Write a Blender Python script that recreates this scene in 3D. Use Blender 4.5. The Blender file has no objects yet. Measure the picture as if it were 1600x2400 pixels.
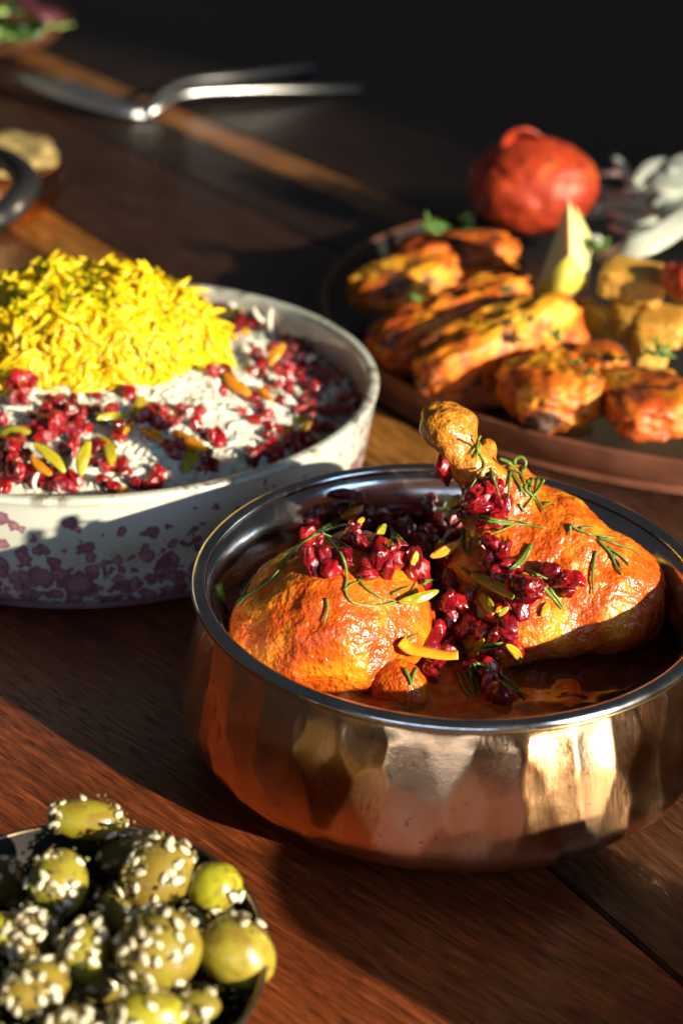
import bpy, bmesh, math, random
import numpy as np
from mathutils import Vector, Matrix, Euler, noise
from mathutils.bvhtree import BVHTree

random.seed(7); np.random.seed(7)
scene = bpy.context.scene
C = scene.collection
R = math.radians

# ------------------------------------------------------------------ camera
FPX, PITCH, ROLL, HC = 3466.33, R(27.4624), R(1.829), 0.25769
sp, cp, sr, cr = math.sin(PITCH), math.cos(PITCH), math.sin(ROLL), math.cos(ROLL)
cam_d = bpy.data.cameras.new('camera'); cam = bpy.data.objects.new('camera', cam_d); C.objects.link(cam)
right = Vector((cr, sr * sp, sr * cp)); up = Vector((-sr, cr * sp, cr * cp)); fwd = Vector((0, cp, -sp))
m = Matrix((right, up, -fwd)).transposed().to_4x4(); m.translation = (0, 0, HC)
cam.matrix_world = m
cam_d.sensor_fit = 'VERTICAL'; cam_d.sensor_height = 36; cam_d.lens = 36 * FPX / 2400
cam_d.clip_start = 0.01; cam_d.clip_end = 60
cam_d.dof.use_dof = True; cam_d.dof.focus_distance = 0.400; cam_d.dof.aperture_fstop = 10
scene.camera = cam
CAM = Vector((0, 0, HC))

def ray(px, py):
    x, y = px - 800, py - 1200
    u, v = cr * x + sr * y, -sr * x + cr * y
    return Vector((u / FPX, cp - v / FPX * sp, -sp - v / FPX * cp))
def S(px, py, h=0.0):                      # photograph pixel (1600 wide) at height h -> point of the place
    d = ray(px, py); return CAM + d * ((h - HC) / d.z)
def P(x, y, h=0.0): return S(x / .98, y / .98, h)

# ------------------------------------------------------------------ world, light, exposure
w = bpy.data.worlds.new('World'); scene.world = w; w.use_nodes = True
w.node_tree.nodes['Background'].inputs[0].default_value = (0.85, 0.9, 1.0, 1)
w.node_tree.nodes['Background'].inputs[1].default_value = 0.035
scene.view_settings.view_transform = 'Standard'; scene.view_settings.look = 'None'
scene.view_settings.exposure = 0; scene.view_settings.gamma = 1
SUN_EL = R(17.5); LD = Vector((0.778 * math.cos(SUN_EL), -0.628 * math.cos(SUN_EL), math.sin(SUN_EL))).normalized()
def lamp(kind, name, loc, target, energy, color):
    l = bpy.data.lights.new(name, kind); o = bpy.data.objects.new(name, l); C.objects.link(o)
    o.location = loc; o.rotation_euler = (Vector(target) - Vector(loc)).to_track_quat('-Z', 'Y').to_euler()
    l.energy = energy; l.color = color; return l, o
aim = Vector((0.02, 0.47, 0.03))
l, o = lamp('SPOT', 'sun_through_window', aim + LD * 5.0, aim, 3600, (1.0, 0.84, 0.60))
l.shadow_soft_size = 0.045; l.spot_size = 2 * math.atan(0.44 / 5); l.spot_blend = 0.7
WD = Vector((0.78, -0.63, 0.30)).normalized()
l, o = lamp('AREA', 'window_sky', aim + WD * 1.7, aim + Vector((0, 0, .0)), 13, (0.50, 0.72, 1.0))
l.shape = 'RECTANGLE'; l.size = 0.62; l.size_y = 1.6
l, o = lamp('AREA', 'second_window', Vector((-.25, -1.5, .56)), aim, 5.0, (0.62, 0.76, 1.0))
l.shape = 'RECTANGLE'; l.size = 1.6; l.size_y = 0.28
far = Vector((-.24, 1.24, .03))
l, o = lamp('SPOT', 'added_far_sun_spot', far + LD * 5.0, far, 2300, (1.0, 0.84, 0.60))  # extra sun spot added to brighten the far salad and cutlery
l.shadow_soft_size = 0.045; l.spot_size = 2 * math.atan(0.17 / 5); l.spot_blend = 0.6

# ------------------------------------------------------------------ node helpers
class NT:
    def __init__(s, name):
        s.m = bpy.data.materials.new(name); s.m.use_nodes = True; s.t = s.m.node_tree
        s.b = s.t.nodes['Principled BSDF']; s.out = s.t.nodes['Material Output']
    def n(s, typ, props=None, **ins):
        nd = s.t.nodes.new(typ)
        for k, v in (props or {}).items(): setattr(nd, k, v)
        for k, v in ins.items(): s.set(nd.inputs[int(k[1:]) if k[0] == '_' else k.replace('__', ' ')], v)
        return nd
    def set(s, sock, v):
        if hasattr(v, 'is_output'): s.t.links.new(v, sock)
        else:
            if isinstance(v, tuple) and len(v) == 3 and sock.type == 'RGBA': v = (*v, 1)
            sock.default_value = v
    def p(s, **ins):
        for k, v in ins.items(): s.set(s.b.inputs[k.replace('__', ' ')], v)
        return s
    def co(s, scale=(1, 1, 1), rot=(0, 0, 0), kind='Object'):
        tc = s.n('ShaderNodeTexCoord')
        return s.n('ShaderNodeMapping', None, Vector=tc.outputs[kind], Scale=scale, Rotation=rot).outputs[0]
    def noise(s, vec, scale, detail=4, rough=.55, dist=0.0):
        return s.n('ShaderNodeTexNoise', None, Vector=vec, Scale=scale, Detail=detail, Roughness=rough, Distortion=dist).outputs[0]
    def vor(s, vec, scale, feature='F1', rand=1.0):
        return s.n('ShaderNodeTexVoronoi', {'feature': feature}, Vector=vec, Scale=scale, Randomness=rand)
    def ramp(s, fac, *stops, interp='LINEAR'):
        r = s.n('ShaderNodeValToRGB', None, Fac=fac); e = r.color_ramp; e.interpolation = interp
        while len(e.elements) < len(stops): e.elements.new(.5)
        for el, (pos, c) in zip(e.elements, stops):
            el.position = pos; el.color = (*c, 1) if isinstance(c, tuple) else (c, c, c, 1)
        return r.outputs[0]
    def mix(s, fac, a, b, mode='MIX'):
        nd = s.n('ShaderNodeMix', {'data_type': 'RGBA', 'blend_type': mode})
        s.set(nd.inputs[0], fac); s.set(nd.inputs[6], a); s.set(nd.inputs[7], b); return nd.outputs[2]
    def math(s, op, a, b=0.0, c=0.0):
        nd = s.n('ShaderNodeMath', {'operation': op})
        for i, v in enumerate((a, b, c)): s.set(nd.inputs[i], v)
        return nd.outputs[0]
    def bump(s, h, strength=.5, dist=.001, normal=None):
        nd = s.n('ShaderNodeBump', None, Height=h, Strength=strength, Distance=dist)
        if normal is not None: s.set(nd.inputs['Normal'], normal)
        return nd.outputs[0]
    def wet(s, weight, rough):
        s.p(Coat__Weight=weight, Coat__Roughness=rough); s.t.links.new(s.b.inputs['Normal'].links[0].from_socket, s.b.inputs['Coat Normal'])
    def rnd(s): return s.n('ShaderNodeObjectInfo').outputs['Random']

def wood(rot):
    t = NT('oiled wood'); oi = t.n('ShaderNodeObjectInfo')
    c = t.co(rot=(0, 0, rot)); 
    cs = t.n('ShaderNodeVectorMath', {'operation': 'ADD'}); t.set(cs.inputs[0], c)
    of = t.n('ShaderNodeVectorMath', {'operation': 'SCALE'}); t.set(of.inputs[0], oi.outputs['Location']); of.inputs[3].default_value = 7.3
    t.set(cs.inputs[1], of.outputs[0])
    def sc(*k): return t.n('ShaderNodeMapping', None, Vector=cs.outputs[0], Scale=k).outputs[0]
    fig = t.noise(sc(5, 55, 20), 1.0, 5, .6, 1.2)
    fine = t.noise(sc(60, 560, 100), 1.0, 5, .65, .5)
    pore = t.ramp(t.noise(sc(110, 1000, 300), 1.0, 2, .5), (.55, 0.0), (.68, 1.0))
    cloud = t.noise(sc(16, 26, 20), 1.0, 3, .5)
    col = t.mix(1.0, oi.outputs['Color'], t.ramp(fig, (.25, .60), (.5, 1.0), (.75, 1.3)), 'MULTIPLY')
    col = t.mix(1.0, col, t.ramp(fine, (.34, .45), (.55, .95), (.70, 1.9)), 'MULTIPLY')
    col = t.mix(1.0, col, t.ramp(cloud, (.3, .75), (.7, 1.25)), 'MULTIPLY')
    col = t.mix(t.math('MULTIPLY', pore, .45), col, (.012, .006, .004))
    rg = t.math('ADD', t.math('MULTIPLY', fine, .25), .24)
    h = t.math('SUBTRACT', fine, t.math('MULTIPLY', pore, .8))
    t.p(Base__Color=col, Roughness=rg, Normal=t.bump(h, .45, .0006)); t.b.inputs['Specular IOR Level'].default_value = .45
    return t.m
WOOD, WOOD_R = wood(0), wood(R(-14))

def simple(name, col, rough=.5, metal=0.0, **kw):
    t = NT(name); t.p(Base__Color=col, Roughness=rough, Metallic=metal, **kw); return t.m

def copper():
    t = NT('hammered copper'); c = t.co()
    n1 = t.noise(c, 60, 5); n2 = t.noise(t.co((1, 1, .25)), 900, 3)
    sp_ = t.ramp(t.noise(c, 420, 2), (.66, 0.0), (.72, 1.0))
    col = t.ramp(n1, (.3, (.87, .45, .21)), (.7, (.95, .58, .31)))
    col = t.mix(t.math('MULTIPLY', sp_, .5), col, (.25, .10, .05))
    tg = t.n('ShaderNodeTangent', {'direction_type': 'RADIAL', 'axis': 'Z'})
    t.p(Base__Color=col, Metallic=1.0, Anisotropic=.72, Anisotropic__Rotation=.25, Tangent=tg.outputs[0], Roughness=t.ramp(n1, (.3, .13), (.75, .25)),
        Normal=t.bump(t.math('ADD', n2, t.math('MULTIPLY', t.noise(t.co((30, 30, 400)), 14, 3), .6)), .16, .0003)); return t.m
def steel():
    t = NT('stainless steel'); c = t.co()
    n1 = t.noise(c, 45, 5, .65, 1.0); n2 = t.noise(t.co((1, 1, 6)), 200, 3)
    t.p(Base__Color=t.ramp(n1, (.3, (.62, .63, .65)), (.7, (.82, .83, .84))), Metallic=1.0,
        Roughness=t.ramp(n1, (.3, .09), (.75, .26)), Normal=t.bump(n2, .12, .0003)); return t.m
def glaze():
    t = NT('speckled glaze'); c = t.co()
    sx = t.n('ShaderNodeSeparateXYZ', None, Vector=c)
    z, nz = sx.outputs['Z'], t.noise(c, 30, 4)
    warp = t.n('ShaderNodeVectorMath', {'operation': 'SCALE'}); t.set(warp.inputs[0], t.n('ShaderNodeTexNoise', None, Vector=c, Scale=300.0).outputs[1]); warp.inputs[3].default_value = .0042
    wv = t.n('ShaderNodeVectorMath', {'operation': 'ADD'}); t.set(wv.inputs[0], c); t.set(wv.inputs[1], warp.outputs[0]); wv = wv.outputs[0]
    base = t.mix(t.ramp(nz, (.4, 0.0), (.65, 1.0)), (.54, .57, .54), (.50, .57, .49))
    band = t.ramp(t.math('ADD', z, t.math('MULTIPLY', t.math('SUBTRACT', nz, .5), .02)), (.020, 0.0), (.026, 1.0), (.033, 0.0))
    base = t.mix(t.math('MULTIPLY', band, t.ramp(t.noise(c, 55, 3), (.45, 0.0), (.6, .55))), base, (.30, .20, .08))
    col = base
    # purple spots: more and larger towards the foot
    dens = t.ramp(t.math('ADD', z, t.math('MULTIPLY', t.math('SUBTRACT', t.noise(c, 22, 2), .5), .022)), (.010, .92), (.026, .70), (.037, .48), (.047, .20))
    for sc_, k in ((150, .52), (240, .48), (90, .46)):
        v = t.vor(wv, sc_)
        rr = t.math('MULTIPLY', t.n('ShaderNodeSeparateColor', None, Color=v.outputs['Color']).outputs[0], 1.0)
        rad = t.math('MULTIPLY', t.math('SUBTRACT', t.math('MULTIPLY', dens, 1.6), rr), k)
        dd = t.math('SUBTRACT', rad, v.outputs['Distance'])
        mask = t.ramp(dd, (.0, 0.0), (.03, 1.0))
        inner = t.ramp(dd, (.0, (.17, .065, .115)), (.10, (.25, .115, .165)), (.3, (.36, .20, .24)))
        col = t.mix(mask, col, inner)
    foot = t.ramp(t.math('ADD', z, t.math('MULTIPLY', t.noise(c, 160, 3), .004)), (.0035, 1.0), (.008, 0.0))
    col = t.mix(foot, col, (.19, .09, .12))
    # brown wear on the lip
    lip = t.math('MULTIPLY', t.ramp(z, (.0432, 0.0), (.0455, 1.0)), t.ramp(t.noise(c, 70, 4, .6, 1.0), (.50, 0.0), (.62, .85)))
    col = t.mix(lip, col, (.13, .095, .06))
    t.p(Base__Color=col, Roughness=.22, Coat__Weight=.5, Coat__Roughness=.08); return t.m
def glaze_in():
    t = NT('mauve inner glaze'); c = t.co()
    sx = t.n('ShaderNodeSeparateXYZ', None, Vector=c)
    f = t.ramp(t.math('ADD', sx.outputs['Z'], t.math('MULTIPLY', t.noise(c, 40, 4), .02)), (.046, 0.0), (.056, 1.0))
    col = t.mix(f, (.30, .21, .24), (.50, .55, .48))
    t.p(Base__Color=col, Roughness=.25, Coat__Weight=.4); return t.m
def sauce():
    t = NT('orange curry sauce'); c = t.co()
    n1 = t.noise(c, 75, 4, .55, .6); n2 = t.noise(c, 650, 4, .6); n3 = t.noise(c, 230, 3); v = t.vor(c, 520)
    col = t.ramp(n1, (.30, (.34, .040, .003)), (.50, (.54, .095, .005)), (.66, (.72, .25, .012)))
    col = t.mix(t.ramp(n2, (.58, 0.0), (.74, .5)), col, (.34, .040, .004))
    hc = t.math('ADD', t.math('MULTIPLY', n3, .8), t.math('MULTIPLY', t.noise(c, 560, 2, .5), .8))
    h = t.math('ADD', hc, t.math('MULTIPLY', t.noise(c, 1100, 2), .25))
    sx = t.n('ShaderNodeSeparateXYZ', None, Vector=c)
    col = t.mix(t.ramp(t.math('ADD', sx.outputs['Z'], t.math('MULTIPLY', n1, .012)), (.052, 0.0), (.060, .8)), col, t.ramp(n2, (.35, (.36, .12, .008)), (.65, (.62, .30, .03))))
    t.p(Base__Color=col, Roughness=t.ramp(n3, (.35, .22), (.65, .42)), Normal=t.bump(h, .75, .0014), Subsurface__Weight=.15, Subsurface__Scale=.003, Coat__Weight=.6); t.wet(.42, .15); t.t.links.new(t.bump(hc, .55, .0012), t.b.inputs['Coat Normal'])
    t.b.inputs['Subsurface Radius'].default_value = (1, .35, .1); return t.m
def gravy():
    t = NT('gravy with painted shade'); c = t.co()
    n1 = t.noise(c, 60, 3, .5, .5); n2 = t.noise(c, 260, 4); n3 = t.noise(c, 1200, 2)
    sx = t.n('ShaderNodeSeparateXYZ', None, Vector=c)
    side = t.math('ADD', t.math('MULTIPLY', sx.outputs['X'], -9.0), t.math('MULTIPLY', sx.outputs['Y'], -6.0))  # rim shade put into the gravy colour: darker towards the right
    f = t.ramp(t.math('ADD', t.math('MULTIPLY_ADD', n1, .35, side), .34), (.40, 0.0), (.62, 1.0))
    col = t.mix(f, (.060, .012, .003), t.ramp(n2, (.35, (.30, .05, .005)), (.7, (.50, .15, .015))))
    t.p(Base__Color=col, Roughness=t.math('ADD', t.math('MULTIPLY', f, .12), .06), Normal=t.bump(t.math('ADD', n2, t.math('MULTIPLY', t.math('MULTIPLY', n3, f), .4)), t.math('MULTIPLY_ADD', f, .35, .06), .0008)); return t.m
def berry():
    t = NT('barberry skin'); c = t.co(); r = t.rnd()
    n = t.noise(c, 1.8, 3)
    col = t.mix(r, (.12, .001, .005), (.33, .007, .010))
    col = t.mix(t.ramp(n, (.5, 0.0), (.75, .8)), col, (.035, .002, .005))
    t.p(Base__Color=col, Roughness=.12, Coat__Weight=1.0, Coat__Roughness=.03, Subsurface__Weight=.3, Subsurface__Scale=.002, Normal=t.bump(t.noise(t.co((1, 1.6, 1)), 2.6, 3, .5, 1.6), .45, .00055)); t.wet(.8, .09); t.t.links.new(t.bump(t.noise(t.co(), 1.6, 2), .4, .0006), t.b.inputs['Coat Normal'])
    t.b.inputs['Subsurface Radius'].default_value = (1, .1, .08); return t.m
def tinted(name, a, b, rough=.4, sss=0.0, scale=200, bump=.2, coat=0.0, bscale=600):
    t = NT(name); c = t.co(); n = t.noise(c, scale, 4)
    f = t.math('MULTIPLY_ADD', n, 1.2, t.math('MULTIPLY_ADD', t.rnd(), .5, -.35))
    t.p(Base__Color=t.mix(f, a, b), Roughness=rough, Subsurface__Weight=sss, Subsurface__Scale=.0045, Coat__Weight=coat, Normal=t.bump(t.noise(c, bscale, 3), bump, .0006)); return t.m
def tikka():
    t = NT('grilled marinade'); c = t.co(); oi = t.n('ShaderNodeObjectInfo')
    cs = t.n('ShaderNodeVectorMath', {'operation': 'ADD'}); t.set(cs.inputs[0], c); t.set(cs.inputs[1], oi.outputs['Location']); cs = cs.outputs[0]
    n1 = t.noise(cs, 30, 3, .5, .6); n2 = t.noise(cs, 80, 3, .6); n3 = t.noise(cs, 420, 4)
    col = t.ramp(n1, (.34, (.42, .065, .004)), (.48, (.60, .14, .006)), (.60, (.72, .32, .010)), (.75, (.76, .42, .03)))
    col = t.mix(t.ramp(n2, (.49, 0.0), (.62, .85)), col, (.28, .042, .006))
    col = t.mix(t.ramp(t.noise(cs, 62, 3, .6, 1.0), (.53, 0.0), (.63, .94)), col, (.025, .012, .008))
    t.p(Base__Color=col, Roughness=.55, Subsurface__Weight=.2, Subsurface__Scale=.004, Coat__Weight=.06, Coat__Roughness=.2, Normal=t.bump(t.math('ADD', n2, t.math('MULTIPLY', n3, .5)), .5, .0014)); return t.m
def olive():
    t = NT('green olive skin'); c = t.co(); oi = t.n('ShaderNodeObjectInfo')
    cv = t.n('ShaderNodeVectorMath', {'operation': 'ADD'}); t.set(cv.inputs[0], c); t.set(cv.inputs[1], t.n('ShaderNodeVectorMath', {'operation': 'SCALE'}, _0=oi.outputs['Location'], _3=90.0).outputs[0]); c = cv.outputs[0]
    n = t.noise(c, 1.5, 5, .6, .6); n2 = t.noise(c, 9, 3)
    col = t.mix(t.ramp(n, (.45, 0.0), (.62, .8)), oi.outputs['Color'], (.19, .12, .02))
    col = t.mix(t.ramp(n2, (.66, 0.0), (.74, .5)), col, (.14, .10, .02))
    t.p(Base__Color=col, Roughness=.27, Coat__Weight=.35, Coat__Roughness=.12, Subsurface__Weight=.25, Subsurface__Scale=.004, Normal=t.bump(n2, .2, .0005)); return t.m
def tomato():
    t = NT('grilled tomato skin'); c = t.co(); n1 = t.noise(c, 45, 4, .6, 1.0); n2 = t.noise(c, 160, 3)
    col = t.ramp(n1, (.32, (.34, .035, .012)), (.55, (.52, .055, .016)), (.72, (.60, .15, .02)))
    col = t.mix(t.ramp(n2, (.56, 0.0), (.70, .8)), col, (.07, .015, .01))
    t.p(Base__Color=col, Roughness=.42, Coat__Weight=.12, Subsurface__Weight=.2, Subsurface__Scale=.005, Normal=t.bump(n2, .4, .002)); return t.m
def terracotta():
    t = NT('fired clay rim'); c = t.co(); n = t.noise(c, 90, 4)
    t.p(Base__Color=t.ramp(n, (.3, (.11, .040, .022)), (.7, (.20, .075, .042))), Roughness=.5, Normal=t.bump(t.noise(c, 500, 3), .2, .0006)); return t.m

M = dict(copper=copper(), steel=steel(), glaze=glaze(), glaze_in=glaze_in(), sauce=sauce(), gravy=gravy(), berry=berry(), tikka=tikka(), olive=olive(), tomato=tomato(), clay=terracotta(),
    white_rice=tinted('white rice', (.66, .62, .54), (.76, .72, .64), .45, .5, 300, .1),
    saffron=tinted('saffron rice', (.66, .38, .001), (.75, .54, .004), .40, .7, 160, .15),
    saffron_grain=tinted('saffron rice grain', (.62, .33, .001), (.76, .56, .006), .40, .7, 1.5, 0), white_grain=tinted('white rice grain', (.62, .58, .50), (.74, .70, .62), .4, .3, 1.5, 0),
    pista=tinted('pistachio', (.20, .21, .012), (.44, .36, .02), .25, .2, 260, .3, .3),
    peel=tinted('candied orange peel', (.58, .19, .006), (.74, .36, .02), .25, .3, 200, .3, .3),
    dill=tinted('dill', (.045, .105, .018), (.13, .24, .03), .4, .1, 300, .2, .1),
    leaf=tinted('coriander', (.04, .13, .02), (.10, .24, .04), .45, .1, 150, .3),
    sesame=tinted('sesame', (.58, .50, .34), (.70, .64, .50), .4, .2, 1.5, 0),
    crumb=tinted('spice crumb', (.07, .06, .015), (.36, .30, .09), .5, 0, 260, .6),
    lemon_flesh=tinted('lemon flesh', (.62, .60, .22), (.76, .72, .36), .25, .3, 300, .5, .3),
    lemon_rind=tinted('lemon rind', (.56, .48, .03), (.68, .60, .10), .35, .1, 200, .4, .2, 1500),
    potato=tinted('fried potato', (.42, .19, .022), (.72, .44, .08), .4, .15, 60, .6),
    onion=tinted('raw onion', (.46, .52, .44), (.62, .66, .57), .25, .4, 120, .1, .2),
    radish=tinted('pink skin', (.62, .28, .27), (.72, .45, .40), .3, .2, 100, .1),
    bread=tinted('flatbread', (.12, .08, .03), (.42, .32, .13), .7, 0, 60, .6, 0, 300),
    salad=tinted('lettuce', (.26, .46, .08), (.42, .60, .18), .4, .1, 60, .4, .1, 200),
    basil=tinted('dark green leaf', (.012, .045, .012), (.04, .11, .025), .4, .1, 60, .4, .1, 200),
    purple=tinted('purple leaf', (.05, .012, .02), (.12, .03, .05), .4, .1, 60, .4, .1, 200),
    iron=simple('black iron', (.018, .018, .019), .38), oil=simple('dark oil', (.012, .010, .004), .06),
    dark_steel=simple('dark steel', (.13, .12, .105), .26, 1.0), dark_clay=simple('dark glaze', (.020, .019, .018), .35),
    worn_rim=simple('worn dish rim', (.34, .26, .18), .35, 1.0),
    black=simple('matt black', (.012, .012, .012), .6), silver=simple('polished cutlery', (.80, .83, .88), .34, 1.0),
    brass=simple('worn brass edge', (.55, .38, .16), .25, 1.0), floor=simple('dark floor', (.15, .138, .14), .8))

# ------------------------------------------------------------------ mesh helpers
def mesh(name, verts, faces, mat, smooth=True, mats=None, fm=None):
    me = bpy.data.meshes.new(name); me.from_pydata([tuple(v) for v in verts], [], faces)
    for q in (mats or [mat]): me.materials.append(q)
    if fm is not None: me.polygons.foreach_set('material_index', fm)
    me.polygons.foreach_set('use_smooth', [smooth] * len(me.polygons)); me.update(); return me
def link(name, me, loc=(0, 0, 0), parent=None, rot=None):
    o = bpy.data.objects.new(name, me); C.objects.link(o); o.location = loc
    if rot is not None: o.rotation_euler = rot
    if parent: o.parent = parent
    return o
def tag(o, label=None, cat=None, group=None, kind=None):
    if label: o['label'] = label
    if cat: o['category'] = cat
    if group: o['group'] = group
    if kind: o['kind'] = kind
    return o
def thing(name, label, cat, loc=(0, 0, 0), group=None):
    o = bpy.data.objects.new(name, None); C.objects.link(o); o.location = loc; o.empty_display_size = .01
    return tag(o, label, cat, group)
def lathe_data(prof, n=96, closed=False):
    V, F = [], []
    for r, z in prof:
        for i in range(n):
            a = 2 * math.pi * i / n; V.append((r * math.cos(a), r * math.sin(a), z))
    rows = len(prof)
    for j in range(rows if closed else rows - 1):
        k = (j + 1) % rows
        for i in range(n):
            i2 = (i + 1) % n; F.append((j * n + i, j * n + i2, k * n + i2, k * n + i))
    return V, F
def spline(pts, n):
    pts = [Vector(p) for p in pts]; out = []
    q = [pts[0] * 2 - pts[1]] + pts + [pts[-1] * 2 - pts[-2]]
    for i in range(len(pts) - 1):
        a, b, c, d = q[i:i + 4]
        for j in range(n):
            t = j / n; out.append(.5 * ((2 * b) + (c - a) * t + (2 * a - 5 * b + 4 * c - d) * t * t + (3 * b - a - 3 * c + d) * t ** 3))
    out.append(pts[-1]); return out
def prof(pts, n=6):
    return [(max(p.x, 1e-5), p.y) for p in spline([Vector((a, b, 0)) for a, b in pts], n)]
def tube_data(pts, rad, n=6, flat=1.0, V=None, F=None):
    V = [] if V is None else V; F = [] if F is None else F
    base = len(V); prev = None; N = len(pts)
    for i, p in enumerate(pts):
        t = (pts[min(i + 1, N - 1)] - pts[max(i - 1, 0)])
        t = t.normalized() if t.length > 1e-9 else Vector((1, 0, 0))
        u = (prev - t * prev.dot(t)) if prev else t.orthogonal() if abs(t.z) > .9 else Vector((-t.y, t.x, 0))
        u.normalize(); prev = u; v = t.cross(u)
        r = rad(i / (N - 1)) if callable(rad) else rad
        for k in range(n):
            a = 2 * math.pi * k / n; V.append(p + u * (r * math.cos(a)) + v * (r * flat * math.sin(a)))
    for i in range(N - 1):
        for k in range(n):
            k2 = (k + 1) % n; F.append((base + i * n + k, base + i * n + k2, base + (i + 1) * n + k2, base + (i + 1) * n + k))
    F.append(tuple(base + k for k in range(n))[::-1]); F.append(tuple(base + (N - 1) * n + k for k in range(n)))
    return V, F
_ico = {}
def ico(sub):
    if sub not in _ico:
        bm = bmesh.new(); bmesh.ops.create_icosphere(bm, subdivisions=sub, radius=1)
        _ico[sub] = ([v.co.copy() for v in bm.verts], [tuple(v.index for v in f.verts) for f in bm.faces]); bm.free()
    return _ico[sub]
def fnoise(p, f, seed=0.0, oct=3): return noise.fractal(Vector(p) * f + Vector((seed * 3.7, seed * 1.3, seed * 7.1)), .9, 2.0, oct)
def lump(name, rad, mat, sub=4, amp=.1, freq=1.5, seed=0, power=2.0, amp2=.03, freq2=5):
    V, F = ico(sub); out = []
    rad = Vector(rad)
    for v in V:
        k = (abs(v.x) ** power + abs(v.y) ** power + abs(v.z) ** power) ** (-1 / power)
        s = k * (1 + amp * fnoise(v, freq, seed) + amp2 * fnoise(v, freq2, seed + 9))
        out.append(Vector((v.x * rad.x, v.y * rad.y, v.z * rad.z)) * s)
    return mesh(name, out, F, mat)
def bvh_of(*objs):
    V, F = [], []
    for o in objs:
        b = len(V); mw = Matrix.LocRotScale(o.location, o.rotation_euler, o.scale)
        if o.parent: mw = Matrix.LocRotScale(o.parent.location, o.parent.rotation_euler, o.parent.scale) @ mw
        V += [mw @ v.co for v in o.data.vertices]; F += [tuple(i + b for i in p.vertices) for p in o.data.polygons]
    return BVHTree.FromPolygons(V, F)
def cast(bv, px, py):
    d = ray(px, py).normalized(); h = bv.ray_cast(CAM, d)
    if h[0] is None: return None
    n = h[1] if h[1].dot(d) < 0 else -h[1]
    return h[0], n, h[3]

# ------------------------------------------------------------------ the table (planks run along PD), floor and dark back wall
PD = Vector((0.57, -0.822, 0)).normalized(); PN = Vector((0.822, 0.57, 0)).normalized(); PA = math.atan2(PD.y, PD.x)
table = thing('wooden_table', 'dark polished table of red and brown wooden planks under all the dishes', 'table', (0, 0, -.03))
def box_bevel(L, W, T, b=.0009):
    bm = bmesh.new(); bmesh.ops.create_cube(bm, size=1)
    for v in bm.verts: v.co = Vector((v.co.x * L, v.co.y * W, v.co.z * T - T / 2))
    bmesh.ops.bevel(bm, geom=[e for e in bm.edges], offset=b, segments=2, affect='EDGES'); return bm
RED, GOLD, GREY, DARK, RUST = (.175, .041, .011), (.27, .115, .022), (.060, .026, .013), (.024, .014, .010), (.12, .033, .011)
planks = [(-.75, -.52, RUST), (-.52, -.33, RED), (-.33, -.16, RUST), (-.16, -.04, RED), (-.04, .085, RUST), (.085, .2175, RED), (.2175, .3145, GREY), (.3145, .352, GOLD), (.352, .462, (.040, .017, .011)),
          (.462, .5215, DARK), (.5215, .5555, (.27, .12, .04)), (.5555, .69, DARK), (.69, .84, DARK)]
for i, (s0, s1, col) in enumerate(planks):
    bm = box_bevel(2.4, s1 - s0 - .0007, .03)
    me = bpy.data.meshes.new('plank'); bm.to_mesh(me); bm.free()
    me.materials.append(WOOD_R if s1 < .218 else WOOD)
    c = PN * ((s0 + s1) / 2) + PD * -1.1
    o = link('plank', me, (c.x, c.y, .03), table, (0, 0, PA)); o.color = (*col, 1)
me = mesh('floor', [(-12, -8, 0), (12, -8, 0), (12, 16, 0), (-12, 16, 0)], [(0, 1, 2, 3)], M['floor'], False)
tag(link('floor', me, (0, 0, -.75)), kind='structure')

# ------------------------------------------------------------------ copper bowl
CB = Vector((.0313, .3587, 0))
bowl = thing('copper_bowl', 'hammered copper serving bowl with steel lining holding chicken curry', 'bowl', CB)
n = 520
base = prof([(.0008, .0012), (.045, .0010), (.058, .0022), (.0670, .0050), (.0735, .0095), (.0757, .0140), (.0752, .0205), (.0736, .0285), (.0716, .036), (.0692, .0425), (.0672, .0468), (.0670, .0492)], 8)
V, F = lathe_data(base, n)
V = np.array(V)
ang = np.arctan2(V[:, 1], V[:, 0]); rad = np.hypot(V[:, 0], V[:, 1]); z = V[:, 2]
rng = np.random.RandomState(3); pts = []
for j, (zc, cnt) in enumerate([(.009, 38), (.0195, 34), (.030, 36), (.0405, 37)]):
    for i in range(cnt):
        pts.append((2 * np.pi * (i + .5 * (j % 2) + rng.uniform(-.36, .36)) / cnt, zc + rng.uniform(-.005, .005)))
pts = np.array(pts); best = np.full(len(V), 9.0); 
for a, zc in pts:
    da = np.abs((ang - a + np.pi) % (2 * np.pi) - np.pi) * .072
    best = np.minimum(best, (da / .0070) ** 2 + ((z - zc) / .0125) ** 2)
for _ in range(46):
    a, zc, rd = rng.uniform(-np.pi, np.pi), rng.uniform(.008, .044), rng.uniform(.0035, .0065)
    da = np.abs((ang - a + np.pi) % (2 * np.pi) - np.pi) * .072; q = (da / rd) ** 2 + ((z - zc) / (rd * 1.5)) ** 2
    best = np.where(q < 1, np.minimum(best, .25 + .75 * q), best)
fade = np.clip((z - .002) / .004, 0, 1) * np.clip((.0475 - z) / .004, 0, 1)
wob = np.array([noise.noise(Vector((v[0], v[1], v[2] * .5)) * 70) for v in V])
dr = (np.minimum(best, 1.1) * .00064 - .00035 + wob * .00045) * fade
V[:, 0] += np.cos(ang) * dr; V[:, 1] += np.sin(ang) * dr
body = link('hammered_body', mesh('hammered_body', V, F, M['copper']), (0, 0, 0), bowl)
RIMZ = .0525
lip = [(.0702 + .0021 * math.cos(a), RIMZ - .0012 + .0019 * math.sin(a)) for a in [2 * math.pi * k / 16 for k in range(16)]]
V, F = lathe_data(lip, 220, True)
rim_o = link('rolled_rim', mesh('rolled_rim', V, F, M['steel']), (0, 0, 0), bowl)
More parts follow.
